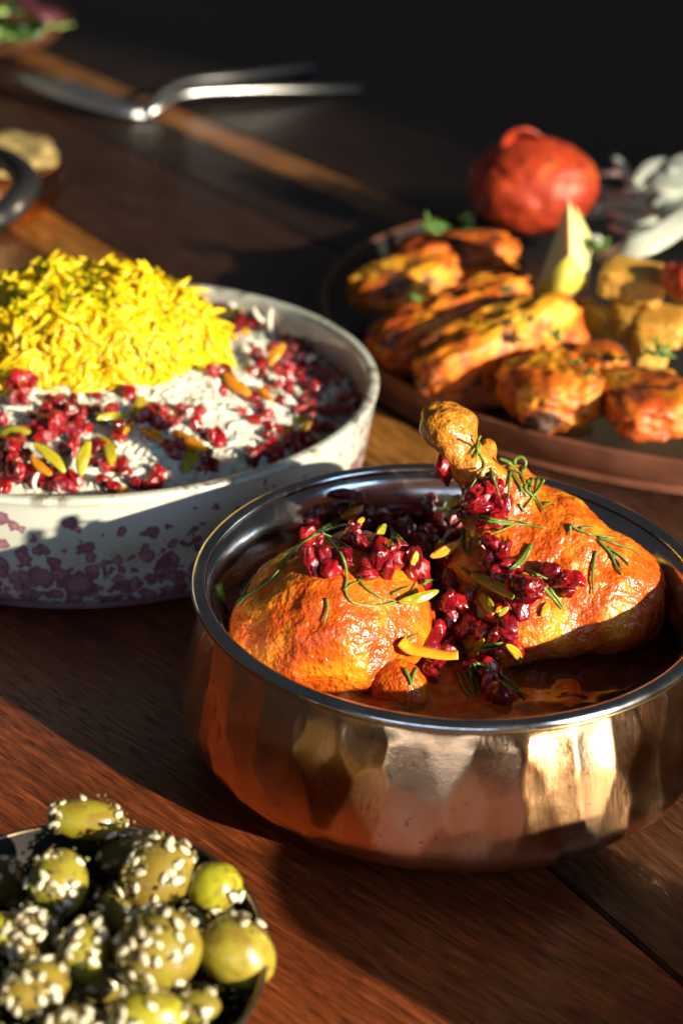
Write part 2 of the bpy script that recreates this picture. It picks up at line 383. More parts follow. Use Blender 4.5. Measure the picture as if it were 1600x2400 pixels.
V, F = lathe_data(prof([(.0690, .0516), (.0668, .0492), (.0650, .0455), (.0640, .041), (.0640, .036), (.0665, .030), (.071, .024), (.069, .014), (.060, .006), (.03, .004), (.0005, .004)], 6), 220)
liner = link('steel_lining', mesh('steel_lining', V, F, M['steel']), (0, 0, 0), bowl)
V, F = lathe_data([(.0722, .0504), (.07245, .0509), (.0724, .0514), (.0719, .0509)], 220, True)
link('brass_edge', mesh('brass_edge', V, F, M['brass']), (0, 0, 0), bowl)

# ------------------------------------------------------------------ chicken by smooth union of round shapes
def smooth_body(name, prims, k, voxel, mat, amp=.0006, freq=260, seed=1, amp2=.0011, freq2=75):
    bm = bmesh.new(); V0, F0 = ico(3)
    caps = []
    for pr in prims:
        a, ra = Vector(pr[0]), pr[1]; b, rb = (Vector(pr[2]), pr[3]) if len(pr) > 2 else (a, ra)
        caps.append((a, ra, b, rb)); N = max(1, int((b - a).length / (.35 * min(ra, rb))) + 1) if (b - a).length > 0 else 1
        for i in range(N):
            t = i / max(1, N - 1); c = a.lerp(b, t); r = ra + (rb - ra) * t
            vs = [bm.verts.new(c + v * r) for v in V0]
            for f in F0: bm.faces.new([vs[q] for q in f])
    me = bpy.data.meshes.new('tmp'); bm.to_mesh(me); bm.free()
    o = bpy.data.objects.new('tmp', me); C.objects.link(o)
    md = o.modifiers.new('r', 'REMESH'); md.mode = 'VOXEL'; md.voxel_size = voxel
    dg = bpy.context.evaluated_depsgraph_get(); dg.update(); e = o.evaluated_get(dg); m2 = e.to_mesh()
    X = np.array([v.co[:] for v in m2.vertices]); F = [tuple(p.vertices) for p in m2.polygons]; e.to_mesh_clear()
    bpy.data.objects.remove(o); bpy.data.meshes.remove(me)
    A = np.array([c[0][:] for c in caps]); B = np.array([c[2][:] for c in caps]); ra = np.array([c[1] for c in caps]); rb = np.array([c[3] for c in caps])
    def sdf(X):
        d = []
        for a, b, r0, r1 in zip(A, B, ra, rb):
            ab = b - a; L = ab @ ab
            t = np.clip(((X - a) @ ab) / L, 0, 1) if L > 1e-12 else np.zeros(len(X))
            d.append(np.linalg.norm(X - a - t[:, None] * ab, axis=1) - (r0 + (r1 - r0) * t))
        d = np.array(d); mn = d.min(0); return mn - k * np.log(np.exp(-(d - mn) / k).sum(0))
    E = np.eye(3) * 1e-5
    for _ in range(6):
        d = sdf(X); g = np.stack([(sdf(X + E[i]) - d) / 1e-5 for i in range(3)], 1); g /= np.linalg.norm(g, axis=1, keepdims=True) + 1e-9
        X = X - g * d[:, None] * .8
    out = [Vector(x) + Vector(q) * (amp * fnoise(x, freq, seed) + amp2 * fnoise(x, freq2, seed + 4, 2)) for x, q in zip(X, g)]
    c = Vector((float(X[:, 0].mean()), float(X[:, 1].mean()), float(X[:, 2].min())))
    o = link(name, mesh(name, [v - c for v in out], F, mat), c); return o
def Q(x, y, h, r): return (P(x, y, h), r)
def L2(a, b): return (P(*a[:3]), a[3], P(*b[:3]), b[3])
left = smooth_body('chicken_thigh', [Q(740, 1440, .044, .0155), Q(650, 1450, .040, .0135), Q(800, 1370, .046, .0150), Q(850, 1430, .042, .0150), Q(690, 1380, .045, .0125), Q(790, 1500, .038, .0125), Q(640, 1500, .036, .010), Q(900, 1450, .038, .0110), Q(860, 1330, .047, .011), Q(700, 1530, .034, .0095), Q(790, 1310, .047, .0095), Q(720, 1340, .044, .009)], .0032, .0009, M['sauce'], .00034, 380, 2, .0015, 80)
tag(left, 'chunky sauce covered chicken piece at the left inside the copper bowl', 'chicken')
rightc = smooth_body('chicken_drumstick', [
    L2((1150, 1150, .064, .0100), (1082, 1078, .0750, .0050)), L2((1082, 1078, .0750, .0046), (1046, 1030, .0815, .0036)),
    Q(1003, 948, .0885, .0033), Q(1058, 968, .0872, .0044), Q(1028, 985, .0862, .0048), Q(1056, 1002, .0842, .0038), Q(1008, 985, .0855, .0034), Q(1034, 945, .0885, .0026), Q(1118, 1040, .0770, .0020), Q(1125, 1024, .0785, .0013),
    L2((1160, 1170, .060, .0120), (1250, 1260, .051, .0145)), L2((1270, 1240, .054, .0125), (1400, 1340, .044, .0135)),
    L2((1250, 1290, .048, .0160), (1370, 1390, .040, .0150)), L2((1150, 1270, .051, .0120), (1180, 1400, .040, .0130)),
    L2((1200, 1440, .038, .0115), (1390, 1400, .037, .0135)), L2((1440, 1350, .041, .0105), (1430, 1400, .037, .0115)), Q(1100, 1430, .037, .0100), Q(1130, 1490, .033, .008), Q(1090, 1310, .046, .0090)], .0015, .0008, M['sauce'], .00034, 380, 5, .0015, 95)
tag(rightc, 'chicken leg with its bone end raised above the copper bowl rim', 'chicken')
chunk = smooth_body('sauce_chunk', [Q(905, 1570, .035, .0062), Q(880, 1550, .034, .005), Q(935, 1590, .034, .005)], .002, .0007, M['sauce'], .0004, 300, 8, .0006, 120)
tag(chunk, 'small orange chunk in the gravy at the front rim of the copper bowl', 'chicken')
# gravy surface
GZ = .0320; V, F = [], []
for j in range(41):
    for i in range(140):
        a = 2 * math.pi * i / 140; r = .0700 * j / 40 + 1e-5; x, y = r * math.cos(a), r * math.sin(a)
        front = max(0, min(1, (-y - .018) / .03)) * max(0, min(1, (.02 - x) / .03))
        V.append((x, y, (.0005 + (.0034 * front)) * fnoise((x, y, 0), 150, 3) + .0014 * front))
for j in range(40):
    for i in range(140):
        i2 = (i + 1) % 140; F.append((j * 140 + i, (j + 1) * 140 + i, (j + 1) * 140 + i2, j * 140 + i2))
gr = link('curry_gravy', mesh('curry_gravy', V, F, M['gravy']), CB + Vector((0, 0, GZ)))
tag(gr, 'orange gravy with rim shade painted dark brown, pooled around the chicken in the copper bowl', 'gravy')

# ------------------------------------------------------------------ barberries, slivers, dill: kinds
def berry_mesh(k):
    V, F = ico(4); rng = random.Random(k); out = []
    ax = (1.0 + rng.uniform(.0, .22), .85 + rng.uniform(-.1, .1), .78 + rng.uniform(-.1, .1))
    for v in V:
        w = .34 * noise.noise(v * 1.3 + Vector((k * 5.1, k, 0))) + .26 * max(0, noise.noise(v * 2.2 + Vector((k, 3, k)))) + .03 * noise.noise(v * 6 + Vector((k, 8, k)))
        s = 1.03 - w; out.append((v.x * ax[0] * s, v.y * ax[1] * s, v.z * ax[2] * s))
    return mesh('barberry', out, F, M['berry'])
BM = [berry_mesh(k) for k in range(7)]
def rand_rot(rng): return Euler((rng.uniform(0, 6.28), rng.uniform(0, 6.28), rng.uniform(0, 6.28)))
def put_berries(bv, spots, radius, label, group, special={}):
    rng = random.Random(len(spots)); placed = []; objs = []
    for i, (px, py) in enumerate(spots):
        h = cast(bv, px, py)
        if not h: continue
        r = radius * rng.uniform(.8, 1.15)
        c = h[0] + h[1] * r * .45; d = -ray(px, py).normalized()
        for _ in range(4):
            mv = False
            for q, rq in placed:
                dd = (c - q).length
                if dd < .60 * (r + rq):
                    c = c + d * ((.62 * (r + rq) - dd) * .6 + .0002) + (c - q) * .25; mv = True
            if not mv: break
        placed.append((c, r))
        o = link('barberry', BM[rng.randrange(7)], c, None, rand_rot(rng)); o.scale = (r * rng.uniform(.95, 1.15), r * rng.uniform(.85, 1.02), r * rng.uniform(.72, .95))
        if i in special: tag(o, special[i], 'barberry', group)
        else: tag(o, label(px * .98, py * .98), 'barberry', group)
        objs.append(o)
    return objs
def z4(x, y): return (430 + x / 2.34, 920 + y / 2.34)
def z5(x, y): return (930 + x / 2.34, 920 + y / 2.34)
def z3(x, y): return (x / 1.704, 560 + y / 1.704)

def curry_area(x, y):
    if y < 1150 and x > 960: return 'red barberry clinging to the drumstick near the back rim of the copper bowl'
    if x < 880: return 'red barberry in the cluster behind the left chicken piece'
    if x < 1010 and y < 1420: return 'red barberry in the dark gap between the two chicken pieces'
    if y > 1500: return 'red barberry sunk in the gravy at the front of the copper bowl'
    if y > 1400: return 'red barberry in the lower pile above the orange peel strip'
    if x > 1130: return 'red barberry on the skin of the chicken leg right of the pile'
    return 'red barberry in the central pile beside the largest pistachio'
def rice_area(x, y):
    if x > 740: return 'barberry in the shade by the right wall of the rice bowl'
    if x > 480 and y < 900: return 'barberry in the pile right of the saffron heap'
    if x > 480: return 'barberry at the right front of the rice near the lip'
    if x > 370: return 'barberry between the saffron heap and the bare white rice'
    if y > 1060: return 'barberry behind the front left lip of the rice bowl'
    if y < 960: return 'barberry along the foot of the saffron heap'
    return 'barberry in the dense red band left of the bare white rice'
def heaped(spots, n_, d):                       # more berries leaning on the ones of a pile
    g = random.Random(n_); return [(x + g.uniform(-d, d), max(y + g.uniform(-d, d), 985)) if d == 20 else (max(2, x + g.uniform(-d, d)), y + g.uniform(-d, d * .5)) for x, y in g.sample(spots, n_)]
B4 = [(745,665),(690,710),(915,600),(870,640),(940,760),(970,850),(1045,880),(1065,935),(1130,880),(1115,940),(720,850),(690,895),(760,930),(800,970),(720,965),(800,915),(1000,965),(1230,830),(1200,885),(1270,905),(1320,870),(1180,720),(1220,785),(1100,690),(1050,690),(1350,735),(1170,930),(850,730),(1330,630),(700,770),(1280,985),(1235,1010)]
B5 = [(235,395),(268,450),(420,540),(395,590),(520,595),(485,560),(565,605),(530,655),(495,690),(440,520),(300,700),(325,760),(285,800),(500,850),(515,905),(540,960),(575,1000),(130,985),(190,980),(90,1005),(250,955),(290,900),(300,1020),(240,1035),(400,1130),(370,1150),(650,1060),(635,1015),(735,1060),(722,1130),(690,1175),(750,1095),(880,1030),(930,1085),(860,1000),(270,1140),(290,1200),(260,1235),(320,1265),(270,1310),(310,1345),(200,1310),(170,1370),(350,1305),(330,1395),(250,1400),(480,1300),(550,1325),(605,1290),(510,1365),(590,1360),(560,1205),(600,1175),(155,1500),(170,1545),(500,1600),(520,1520),(460,1480),(520,1660),(180,740),(210,730),(170,630),(10,720),(40,785),(20,900),(60,925),(110,890),(140,860),(400,1250),(660,1120)]
sp4 = [z4(*q) for q in B4]; sp5 = [z5(*q) for q in B5]
base_bv = bvh_of(left, rightc, chunk, gr, liner)
nb = len(sp4)
b_objs = put_berries(base_bv, sp4 + sp5 + heaped(sp4 + sp5, 60, 20), .0030, curry_area, 'barberries on the chicken curry',
    {nb: 'shiny red barberry stuck under the raised bone end of the chicken leg', nb + 33: 'barberry at the right end of the pile on the chicken leg skin',
     nb + 53: 'red barberry nearest the small orange chunk by the front rim'})
bv2 = bvh_of(left, rightc, chunk, gr, liner, *b_objs)

def sliver_mesh(name, L, Wd, T, mat, bend, seed):
    V, F = ico(3); out = []
    for v in V:
        v = v * (abs(v.x) ** 3.5 + abs(v.y) ** 3.5 + abs(v.z) ** 3.5) ** (-1 / 3.5)
        x = v.x; e = 1 - .42 * abs(x) ** 1.5
        out.append((x * L * .5, v.y * Wd * .5 * e + bend * L * (x * x - .4), v.z * T * .5 * e + .14 * Wd * fnoise(v, 2.2, seed)))
    return mesh(name, out, F, mat)
def put_sliver(bv, a, b, wpx, kind, label, group, seed, bend=0.05):
    ha, hb = cast(bv, *a), cast(bv, *b); hm = cast(bv, (a[0] + b[0]) / 2, (a[1] + b[1]) / 2)
    hm = hm or ha or hb
    if not hm: return
    depth = min(hm[2], (ha or hm)[2] + .004, (hb or hm)[2] + .004)
    pa = CAM + ray(*a).normalized() * ((ha[2] if ha and abs(ha[2] - depth) < .012 else depth) - .0012)
    pb = CAM + ray(*b).normalized() * ((hb[2] if hb and abs(hb[2] - depth) < .012 else depth) - .0012)
    d = pb - pa; Ln = d.length; c = (pa + pb) / 2
    if (c - CAM).length > hm[2] - .0008: c = CAM + (c - CAM).normalized() * (hm[2] - .0010)
    wd = wpx / FPX * depth
    nrm = (CAM - c).normalized() * .5 + hm[1] * .5
    x = d.normalized(); y = nrm.cross(x).normalized(); zc = x.cross(y)
    nm = 'pistachio_sliver' if kind == 'pista' else 'orange_peel_sliver'
    o = link(nm, sliver_mesh(nm, Ln, wd, wd * .6, M[kind], bend, seed), c)
    o.rotation_euler = Matrix((x, y, zc)).transposed().to_euler()
    tag(o, label, 'pistachio' if kind == 'pista' else 'orange peel', group); return o
SL5 = [((405,995),(645,1120),72,'pista','largest yellow green pistachio sliver in the middle of the barberries on the curry'),
       ((10,1155),(228,1092),58,'pista','plump green pistachio sliver left of centre, under a thin dill loop'),
       ((455,1105),(530,1215),62,'pista','short broad pistachio sliver just below the largest one'),
       ((185,905),(345,820),58,'peel','orange peel piece with a pale tip below the dark gap in the bowl'),
       ((605,1380),(685,1475),50,'pista','pistachio sliver at the foot of the chicken leg'),
       ((82,945),(110,870),40,'peel','tiny upright orange peel bit among dark barberries'),
       ((555,1225),(610,1175),34,'pista','thin pistachio sliver beside the short broad one'),
       ((290,625),(345,565),52,'pista','green pistachio piece in the shade of the drumstick'),
       ((425,1440),(470,1350),48,'pista','pistachio piece half hidden under the lower barberries'),
       ((795,1230),(830,1150),44,'peel','small orange peel bit stuck on the chicken leg'),
       ((540,1205),(575,1175),30,'peel','narrow orange peel bit beside the short broad pistachio')]
SL4 = [((868,690),(985,628),58,'peel','orange peel piece topping the barberries at the back left'),
       ((1060,775),(1108,728),52,'pista','small pistachio lump behind the left chicken piece'),
       ((955,712),(990,690),30,'peel','tiny orange peel flake at the back left')]
for i, (a, b, wp, k, lab) in enumerate(SL5): put_sliver(bv2, z5(*a), z5(*b), wp / 2.34, k, lab, 'nut and peel slivers on the curry', i, .04 if i % 2 else -.04)
for i, (a, b, wp, k, lab) in enumerate(SL4): put_sliver(bv2, z4(*a), z4(*b), wp / 2.34, k, lab, 'nut and peel slivers on the curry', i + 20)
# one long curved peel strip
def draped(bv, pix, lift, n=6):
    pp = [Vector((x, y, 0)) for x, y in pix]; s = spline(pp, n) if len(pp) > 1 else pp
    ts = []
    for q in s:
        h = cast(bv, q.x, q.y); ts.append(h[2] if h else None)
    good = [t for t in ts if t]; med = min(good) if good else .4
    ts = [t if t else med for t in ts]
    ctl = [ts[i * n] for i in range(len(pix))]
    out = []
    for i, q in enumerate(s):
        k = min(i // n, len(pix) - 2) if len(pix) > 1 else 0; f = i / n - k
        lin = ctl[k] * (1 - f) + ctl[min(k + 1, len(ctl) - 1)] * f
        out.append(min(ts[i], lin + .001) - lift)
    for _ in range(2): out = [min(out[i], (out[max(i - 1, 0)] + out[i] + out[min(i + 1, len(out) - 1)]) / 3 ) for i in range(len(out))]
    return [CAM + ray(q.x, q.y).normalized() * t for q, t in zip(s, out)]
hits = [cast(bv2, *z5(*q))[2] for q in [(20,1365), (70,1405), (160,1425), (250,1440), (335,1440)]]; near = min(hits) - .0012
pts = spline([CAM + ray(*z5(*q)).normalized() * near for q in [(20,1362), (70,1405), (160,1425), (250,1440), (335,1440)]], 6)
V, F = tube_data(pts, lambda t: .0024 - .0006 * t, 8, .45); c = pts[2].copy()
tag(link('orange_peel_sliver', mesh('orange_peel_sliver', [v - c for v in V], F, M['peel']), c), 'long curved orange peel strip across the front of the curry', 'orange peel', 'nut and peel slivers on the curry')

DILL = [
 ('long dill stem arching from the left steel wall over the barberries', 4, [[(300,1165),(350,1110),(470,1030),(560,920),(640,830),(760,760),(880,680),(925,590)], [(640,825),(800,745),(910,720)], [(760,770),(850,810),(930,862)], [(700,790),(800,720),(900,662)], [(330,1130),(318,1070),(330,1030)], [(300,1168),(345,1080),(400,970)], [(480,1020),(540,950)]], 1.25),
 ('looping dill frond hanging over the left chicken piece', 4, [[(770,770),(820,820),(880,920),(895,1010),(888,1090),(930,1150),(1040,1170),(1150,1150),(1230,1110),(1280,1035)], [(878,1085),(920,1050),(970,1032)], [(940,990),(1000,1070),(1080,1120),(1160,1142)], [(1230,1110),(1255,1090),(1240,1130)]], 1.0),
 ('short forked dill tip standing behind the left chicken piece', 4, [[(1118,690),(1150,770),(1185,832)], [(1125,735),(1170,780),(1215,822)], [(1140,750),(1145,838)]], 1.3),
 ('single dill needle lying on the left chicken piece', 4, [[(785,1128),(788,1190),(770,1262)]], 1.2),
 ('small vee of dill on the orange chunk by the front rim', 4, [[(1210,1510),(1235,1560),(1250,1605)], [(1275,1512),(1255,1560),(1250,1605)]], 1.3),
 ('short dill needle beside the green pistachio left of centre', 4, [[(1140,1105),(1190,1080),(1240,1060)]], 1.3),
 ('dill needle on the red barberries just left of centre', 4, [[(1305,1050),(1360,1030),(1425,1018)], [(1320,1030),(1400,1022)]], 1.2),
 ('broad green dill blade against the left steel wall', 4, [[(190,1050),(215,1130),(240,1205)]], 3.6),
 ('dill tuft on the barberries in the shade of the drumstick', 5, [[(355,635),(290,665),(230,702)], [(335,650),(280,680),(240,700)], [(222,640),(270,645),(330,640)]], 1.2),
 ('long bright dill frond sweeping across the top of the chicken leg', 5, [[(245,825),(300,740),(400,682),(470,676),(560,715),(690,725),(820,745)], [(480,700),(540,712),(600,716)], [(640,722),(580,750),(512,777)], [(605,690),(660,700),(722,722)], [(500,690),(560,700),(640,715)]], 1.35),
 ('bright dill sprig on the neck of the drumstick', 5, [[(455,235),(430,290),(400,342)], [(445,255),(440,310),(480,395),(440,460),(400,525)], [(452,280),(430,360)]], 1.25),
 ('thin dark dill needle on the drumstick between two sprigs', 5, [[(510,415),(535,490),(562,572)], [(550,455),(500,462),(455,470)]], 1.1),
 ('pair of dill needles right of the drumstick', 5, [[(600,405),(660,490),(715,575)], [(620,430),(612,510),(608,582)], [(625,435),(660,480),(690,560)]], 1.15),
 ('curled dill bud at the top edge of the chicken leg', 5, [[(560,360),(620,390),(670,440),(690,480)], [(640,395),(650,362),(685,355),(705,385),(695,420),(680,440)], [(690,405),(680,450),(700,500)], [(640,395),(600,372),(560,356)]], 1.5),
 ('dark dill tuft near the back rim of the copper bowl', 5, [[(805,475),(750,560),(690,645)], [(770,470),(758,560),(810,655)], [(740,470),(725,540),(760,590)], [(800,612),(840,605),(868,618)], [(670,612),(700,655)], [(720,480),(700,520),(730,560)]], 1.4),
 ('large dark dill branch on the right of the chicken leg', 5, [[(945,722),(1010,760),(1100,782),(1220,802)], [(1100,790),(1200,830),(1280,855),(1340,895)], [(1100,805),(1170,880),(1200,950),(1235,1002)], [(1150,845),(1220,890),(1278,950)], [(948,722),(945,785)], [(1000,742),(1080,735)], [(1180,890),(1210,920),(1230,960)]], 1.35),
 ('single thin dill needle hanging on the chicken leg skin', 5, [[(1090,868),(1070,985),(1075,1105)]], 1.2),
 ('thick green dill blade in the middle of the chicken leg', 5, [[(735,830),(670,920),(608,972)], [(728,850),(680,930),(620,975)]], 2.0),
 ('dark shrivelled dill bit above the right hand barberry', 5, [[(700,970),(760,995),(822,1022)], [(705,975),(745,1005)]], 1.4),
 ('bright pair of dill needles below the right hand barberry', 5, [[(800,1065),(850,1120),(905,1190)], [(835,1070),(880,1130),(915,1188)]], 1.5),
 ('three pronged dill tip beside the long bright frond', 5, [[(362,745),(365,850),(385,890)], [(410,785),(395,840),(380,890)], [(462,810),(420,850),(385,890)]], 1.2),
 ('curved dill needle hooked round the largest pistachio', 5, [[(355,960),(410,1010),(442,1050),(428,1078),(330,1030)]], 1.3),
 ('bright dill needle at the end of the long orange peel', 5, [[(340,1437),(440,1392),(580,1370)], [(480,1410),(560,1396)], [(400,1420),(500,1385),(570,1378)]], 1.4),
 ('dark dill fan in the gravy at the front of the copper bowl', 5, [[(405,1490),(420,1550),(440,1602)], [(422,1480),(438,1550),(447,1622)], [(335,1540),(365,1620),(400,1672)], [(375,1540),(400,1610),(422,1662)], [(430,1480),(480,1500),(520,1532)], [(395,1510),(415,1600),(430,1650)]], 1.5),
 ('thin dill thread running left above the orange peel strip', 5, [[(30,1370),(80,1335),(130,1322)]], 1.0),
 ('wet dill frond sunk in the gravy at the foot of the leg', 5, [[(540,1560),(600,1610),(690,1650)], [(560,1540),(640,1600),(700,1680)], [(600,1600),(680,1630)]], 1.2),
]
for lab, zz, lines, th in DILL:
    V, F = [], []; fz = z4 if zz == 4 else z5
    for li in lines:
        pts = draped(bv2, [fz(*q) for q in li], .0007, 5)
        tube_data(pts, lambda t, k=th: (.00040 * k * (1 - .65 * t ** 1.5) + .00005), 5, .6, V, F)
    c = V[0].copy()
    tag(link('dill_sprig', mesh('dill_sprig', [v - c for v in V], F, M['dill']), c), lab, 'dill sprig', 'dill sprigs on the curry')

# ------------------------------------------------------------------ speckled rice bowl
RB = Vector((-.0947, .5146, 0))
rbowl = thing('rice_bowl', 'pale ceramic bowl with purple speckled glaze, full of saffron rice', 'bowl', RB)
out_p = prof([(.0005, .0015), (.088, .0012), (.0955, .0022), (.0995, .006), (.1020, .014), (.1040, .026), (.1056, .036), (.1066, .0430), (.1072, .0452), (.1068, .0464), (.1050, .0468), (.1034, .0464), (.1024, .0448)], 6)
in_p = prof([(.1024, .0448), (.1015, .040), (.1000, .030), (.0965, .018), (.088, .010), (.05, .008), (.0005, .008)], 5)
V, F = lathe_data(out_p, 180); link('glazed_wall', mesh('glazed_wall', V, F, M['glaze']), (0, 0, 0), rbowl)
V, F = lathe_data(in_p, 180); inner = link('inner_glaze', mesh('inner_glaze', V, F, M['glaze_in']), (0, 0, 0), rbowl)
def rice_h(x, y):
    d = math.hypot(x, y) / .1; e = math.hypot(x + .01, y + .01) / .1
    return .033 + .017 * max(0, 1 - e * e) + .0022 * fnoise((x, y, 0), 70, 2)
V, F = [], []
for j in range(56):
    for i in range(160):
        a = 2 * math.pi * i / 160; r = .0985 * j / 55 + 1e-5; V.append((r * math.cos(a), r * math.sin(a), rice_h(r * math.cos(a), r * math.sin(a))))
for j in range(55):
    for i in range(160):
        i2 = (i + 1) % 160; F.append((j * 160 + i, (j + 1) * 160 + i, (j + 1) * 160 + i2, j * 160 + i2))
wr = link('white_rice', mesh('white_rice', V, F, M['white_rice']), RB)
tag(wr, 'bed of steamed white rice filling the speckled bowl', 'rice', kind='stuff')
# saffron heap
SC = P(205, 818, .046)
def saff_pt(u, v):                              # u angle, v 0..1 from top to foot
    rr = .0445 * (v ** .62) * (1 + .10 * math.sin(3 * u + 1) + .07 * math.sin(5 * u))
    h = .031 * (1 - v ** 3.0) + .003
    p = Vector((rr * 1.03 * math.cos(u), rr * math.sin(u), h)); k = fnoise(p, 60, 6, 3)
    return p * (1 + .10 * k)
V, F = [], []
for j in range(40):
    for i in range(90): V.append(saff_pt(2 * math.pi * i / 90, max(1e-3, j / 39)))
for j in range(39):
    for i in range(90):
        i2 = (i + 1) % 90; F.append((j * 90 + i, (j + 1) * 90 + i, (j + 1) * 90 + i2, j * 90 + i2))
SC0 = Vector((SC.x, SC.y, .042))
heap = link('saffron_rice_heap', mesh('saffron_rice_heap', V, F, M['saffron']), SC0)
tag(heap, 'heap of bright yellow saffron rice on the white rice', 'saffron rice', kind='stuff')
def grain_data(L, r, bend, seed, n=7, k=6):
    V, F = [], []; pts = [Vector((L * (t - .5), bend * L * (4 * (t - .5) ** 2 - .4), 0)) for t in [i / (n - 1) for i in range(n)]]
    return tube_data(pts, lambda t: r * (max(.10, 1 - abs(2 * t - 1) ** 3.4) ** .5) * (1 + .08 * math.sin(9 * t + seed)), k, .85)
GV = [grain_data(1, .080 + .010 * (i % 3), (-1) ** i * (.06 + .07 * i), i) for i in range(6)]
def frame_from(nrm, rng, tilt):
    t = nrm.orthogonal().normalized(); t.rotate(Matrix.Rotation(rng.uniform(0, 6.28), 3, nrm))
    x = (t + nrm * tilt).normalized(); y = nrm.cross(x).normalized(); zc = x.cross(y)
    return Matrix((x, y, zc)).transposed()
def grains(surf, count_ind, count_mass, mat, L0, L1, label, cat, group, seed, accept, mass_label, tilt=.35, off=.0006, nm='rice_grain'):
    rng = random.Random(seed); me = surf.data; polys = me.polygons; ar = [p.area for p in polys]
    tot = np.cumsum(ar); tot /= tot[-1]
    GM = [mesh(nm, v, f, M['saffron_grain'] if mat == M['saffron'] else M['white_grain']) for v, f in GV]
    cand = []
    tries = 0
    while len(cand) < count_ind + count_mass and tries < 60000:
        tries += 1
        p = polys[int(np.searchsorted(tot, rng.random()))]
        c = p.center + surf.location; nn = p.normal.copy()
        if nn.z < -.1: nn = -nn
        if not accept(c, nn, rng): continue
        c = c + nn * rng.uniform(-.0005, off * 1.4) + Vector((rng.uniform(-1, 1), rng.uniform(-1, 1), 0)) * .0008
        cand.append((c, nn, (CAM - c).normalized().dot(nn)))
    vis = sorted(range(len(cand)), key=lambda i: -cand[i][2] + .6 * rng.random())[:count_ind]; vs = set(vis)
    MV, MF = [], []
    for i, (c, nn, _) in enumerate(cand):
        mt = frame_from(nn, rng, rng.uniform(-tilt * .2, tilt * .45) if rng.random() < .93 else rng.uniform(.4, .9)); Ls = rng.uniform(L0, L1); g = rng.randrange(6)
        if i in vs:
            o = link(nm, GM[g], c); o.rotation_euler = mt.to_euler(); o.scale = (Ls, Ls, Ls); tag(o, label(c) if callable(label) else label, cat, group)
        else:
            b = len(MV); MV += [c + mt @ (Vector(v) * Ls) for v in GV[g][0]]; MF += [tuple(k + b for k in f) for f in GV[g][1]]
    c0 = Vector((surf.location.x, surf.location.y, surf.location.z))
    tag(link(nm + 's', mesh(nm + 's', [v - c0 for v in MV], MF, mat), c0), mass_label, cat, kind='stuff')
toC = lambda c: (CAM - c).normalized()
grains(heap, 300, 900, M['saffron'], .0105, .0160, (lambda c: 'yellow saffron rice grain ' + ('on the crown of the heap' if c.z > SC0.z + .030 else 'on the left slope of the heap' if c.x < SC0.x - .018 else 'on the right slope of the heap' if c.x > SC0.x + .018 else 'low on the front of the heap')), 'rice grain', 'saffron rice grains', 3,
       lambda c, n, r: n.dot(toC(c)) > -.15, 'mass of yellow saffron rice grains covering the heap', .45, .0008)
grains(wr, 150, 2200, M['white_rice'], .0058, .0084, 'white steamed rice grain on the rice bed in the speckled bowl', 'rice grain', 'white rice grains', 5,
       lambda c, n, r: (c - SC0).xy.length > .034 and (c.y < RB.y + .01 or c.x > RB.x), 'mass of white rice grains over the rice bed', .14, .0003, 'white_rice_grain')
# flying loose white grains stuck upright by the right edge of the heap
bv3 = bvh_of(wr, heap, inner)
RBer = [(920,340),(930,400),(900,378),(1000,330),(960,312),(850,300),(1020,480),(1040,450),(1085,460),(1110,500),(1010,540),(1050,560),(1100,540),(1135,480),(1155,530),(1180,450),(1200,500),(1240,600),(1262,640),(1290,600),(1230,550),(1150,620),(1120,660),(1060,720),(1010,730),(1080,760),(1040,690),(1150,600),(1320,690),(1290,700),(1000,640),(960,700),(1030,860),(1060,840),(1080,890),(1112,870),(1150,830),(1200,800),(1000,870),(860,540),(895,540),(885,620),(1350,580),(1400,600),(1370,650),(1340,560),(1150,420),(1175,430),(1290,560),(1190,560),(1210,660),(1180,700),(1110,600),(1060,620),(1230,820),(1260,770),(1300,760),(1350,700),(1190,860),(1240,690),
 (390,640),(392,685),(510,640),(60,570),(120,580),(70,640),(100,655),(200,660),(240,650),(270,690),(180,700),(230,725),(280,722),(130,720),(10,735),(160,790),(200,790),(300,770),(350,770),(410,730),(440,735),(620,680),(650,705),(630,745),(680,740),(600,720),(720,695),(790,700),(780,760),(830,800),(858,812),(710,840),(700,872),(820,890),(810,925),(290,850),(270,870),(300,830),(360,830),(470,800),(490,760),(80,820),(40,840),(60,872),(20,880),(100,870),(5,920),(30,960),(100,930),(60,965),(20,1000),(420,930),(490,910),(500,945),(420,980),(452,1000),(540,990),(590,980),(622,990),(200,960),(232,975),(220,1010),(270,1000),(5,860),(140,760),(330,720),(250,780),(60,780),(380,900),(150,985)]
r_objs = put_berries(bv3, [z3(*q) for q in RBer] + heaped([z3(*q) for q in RBer], 70, 24), .0029, rice_area, 'barberries on the rice',
    {41: 'red barberry at the right foot of the saffron heap on bare white rice'})
bv4 = bvh_of(wr, heap, inner, *r_objs)
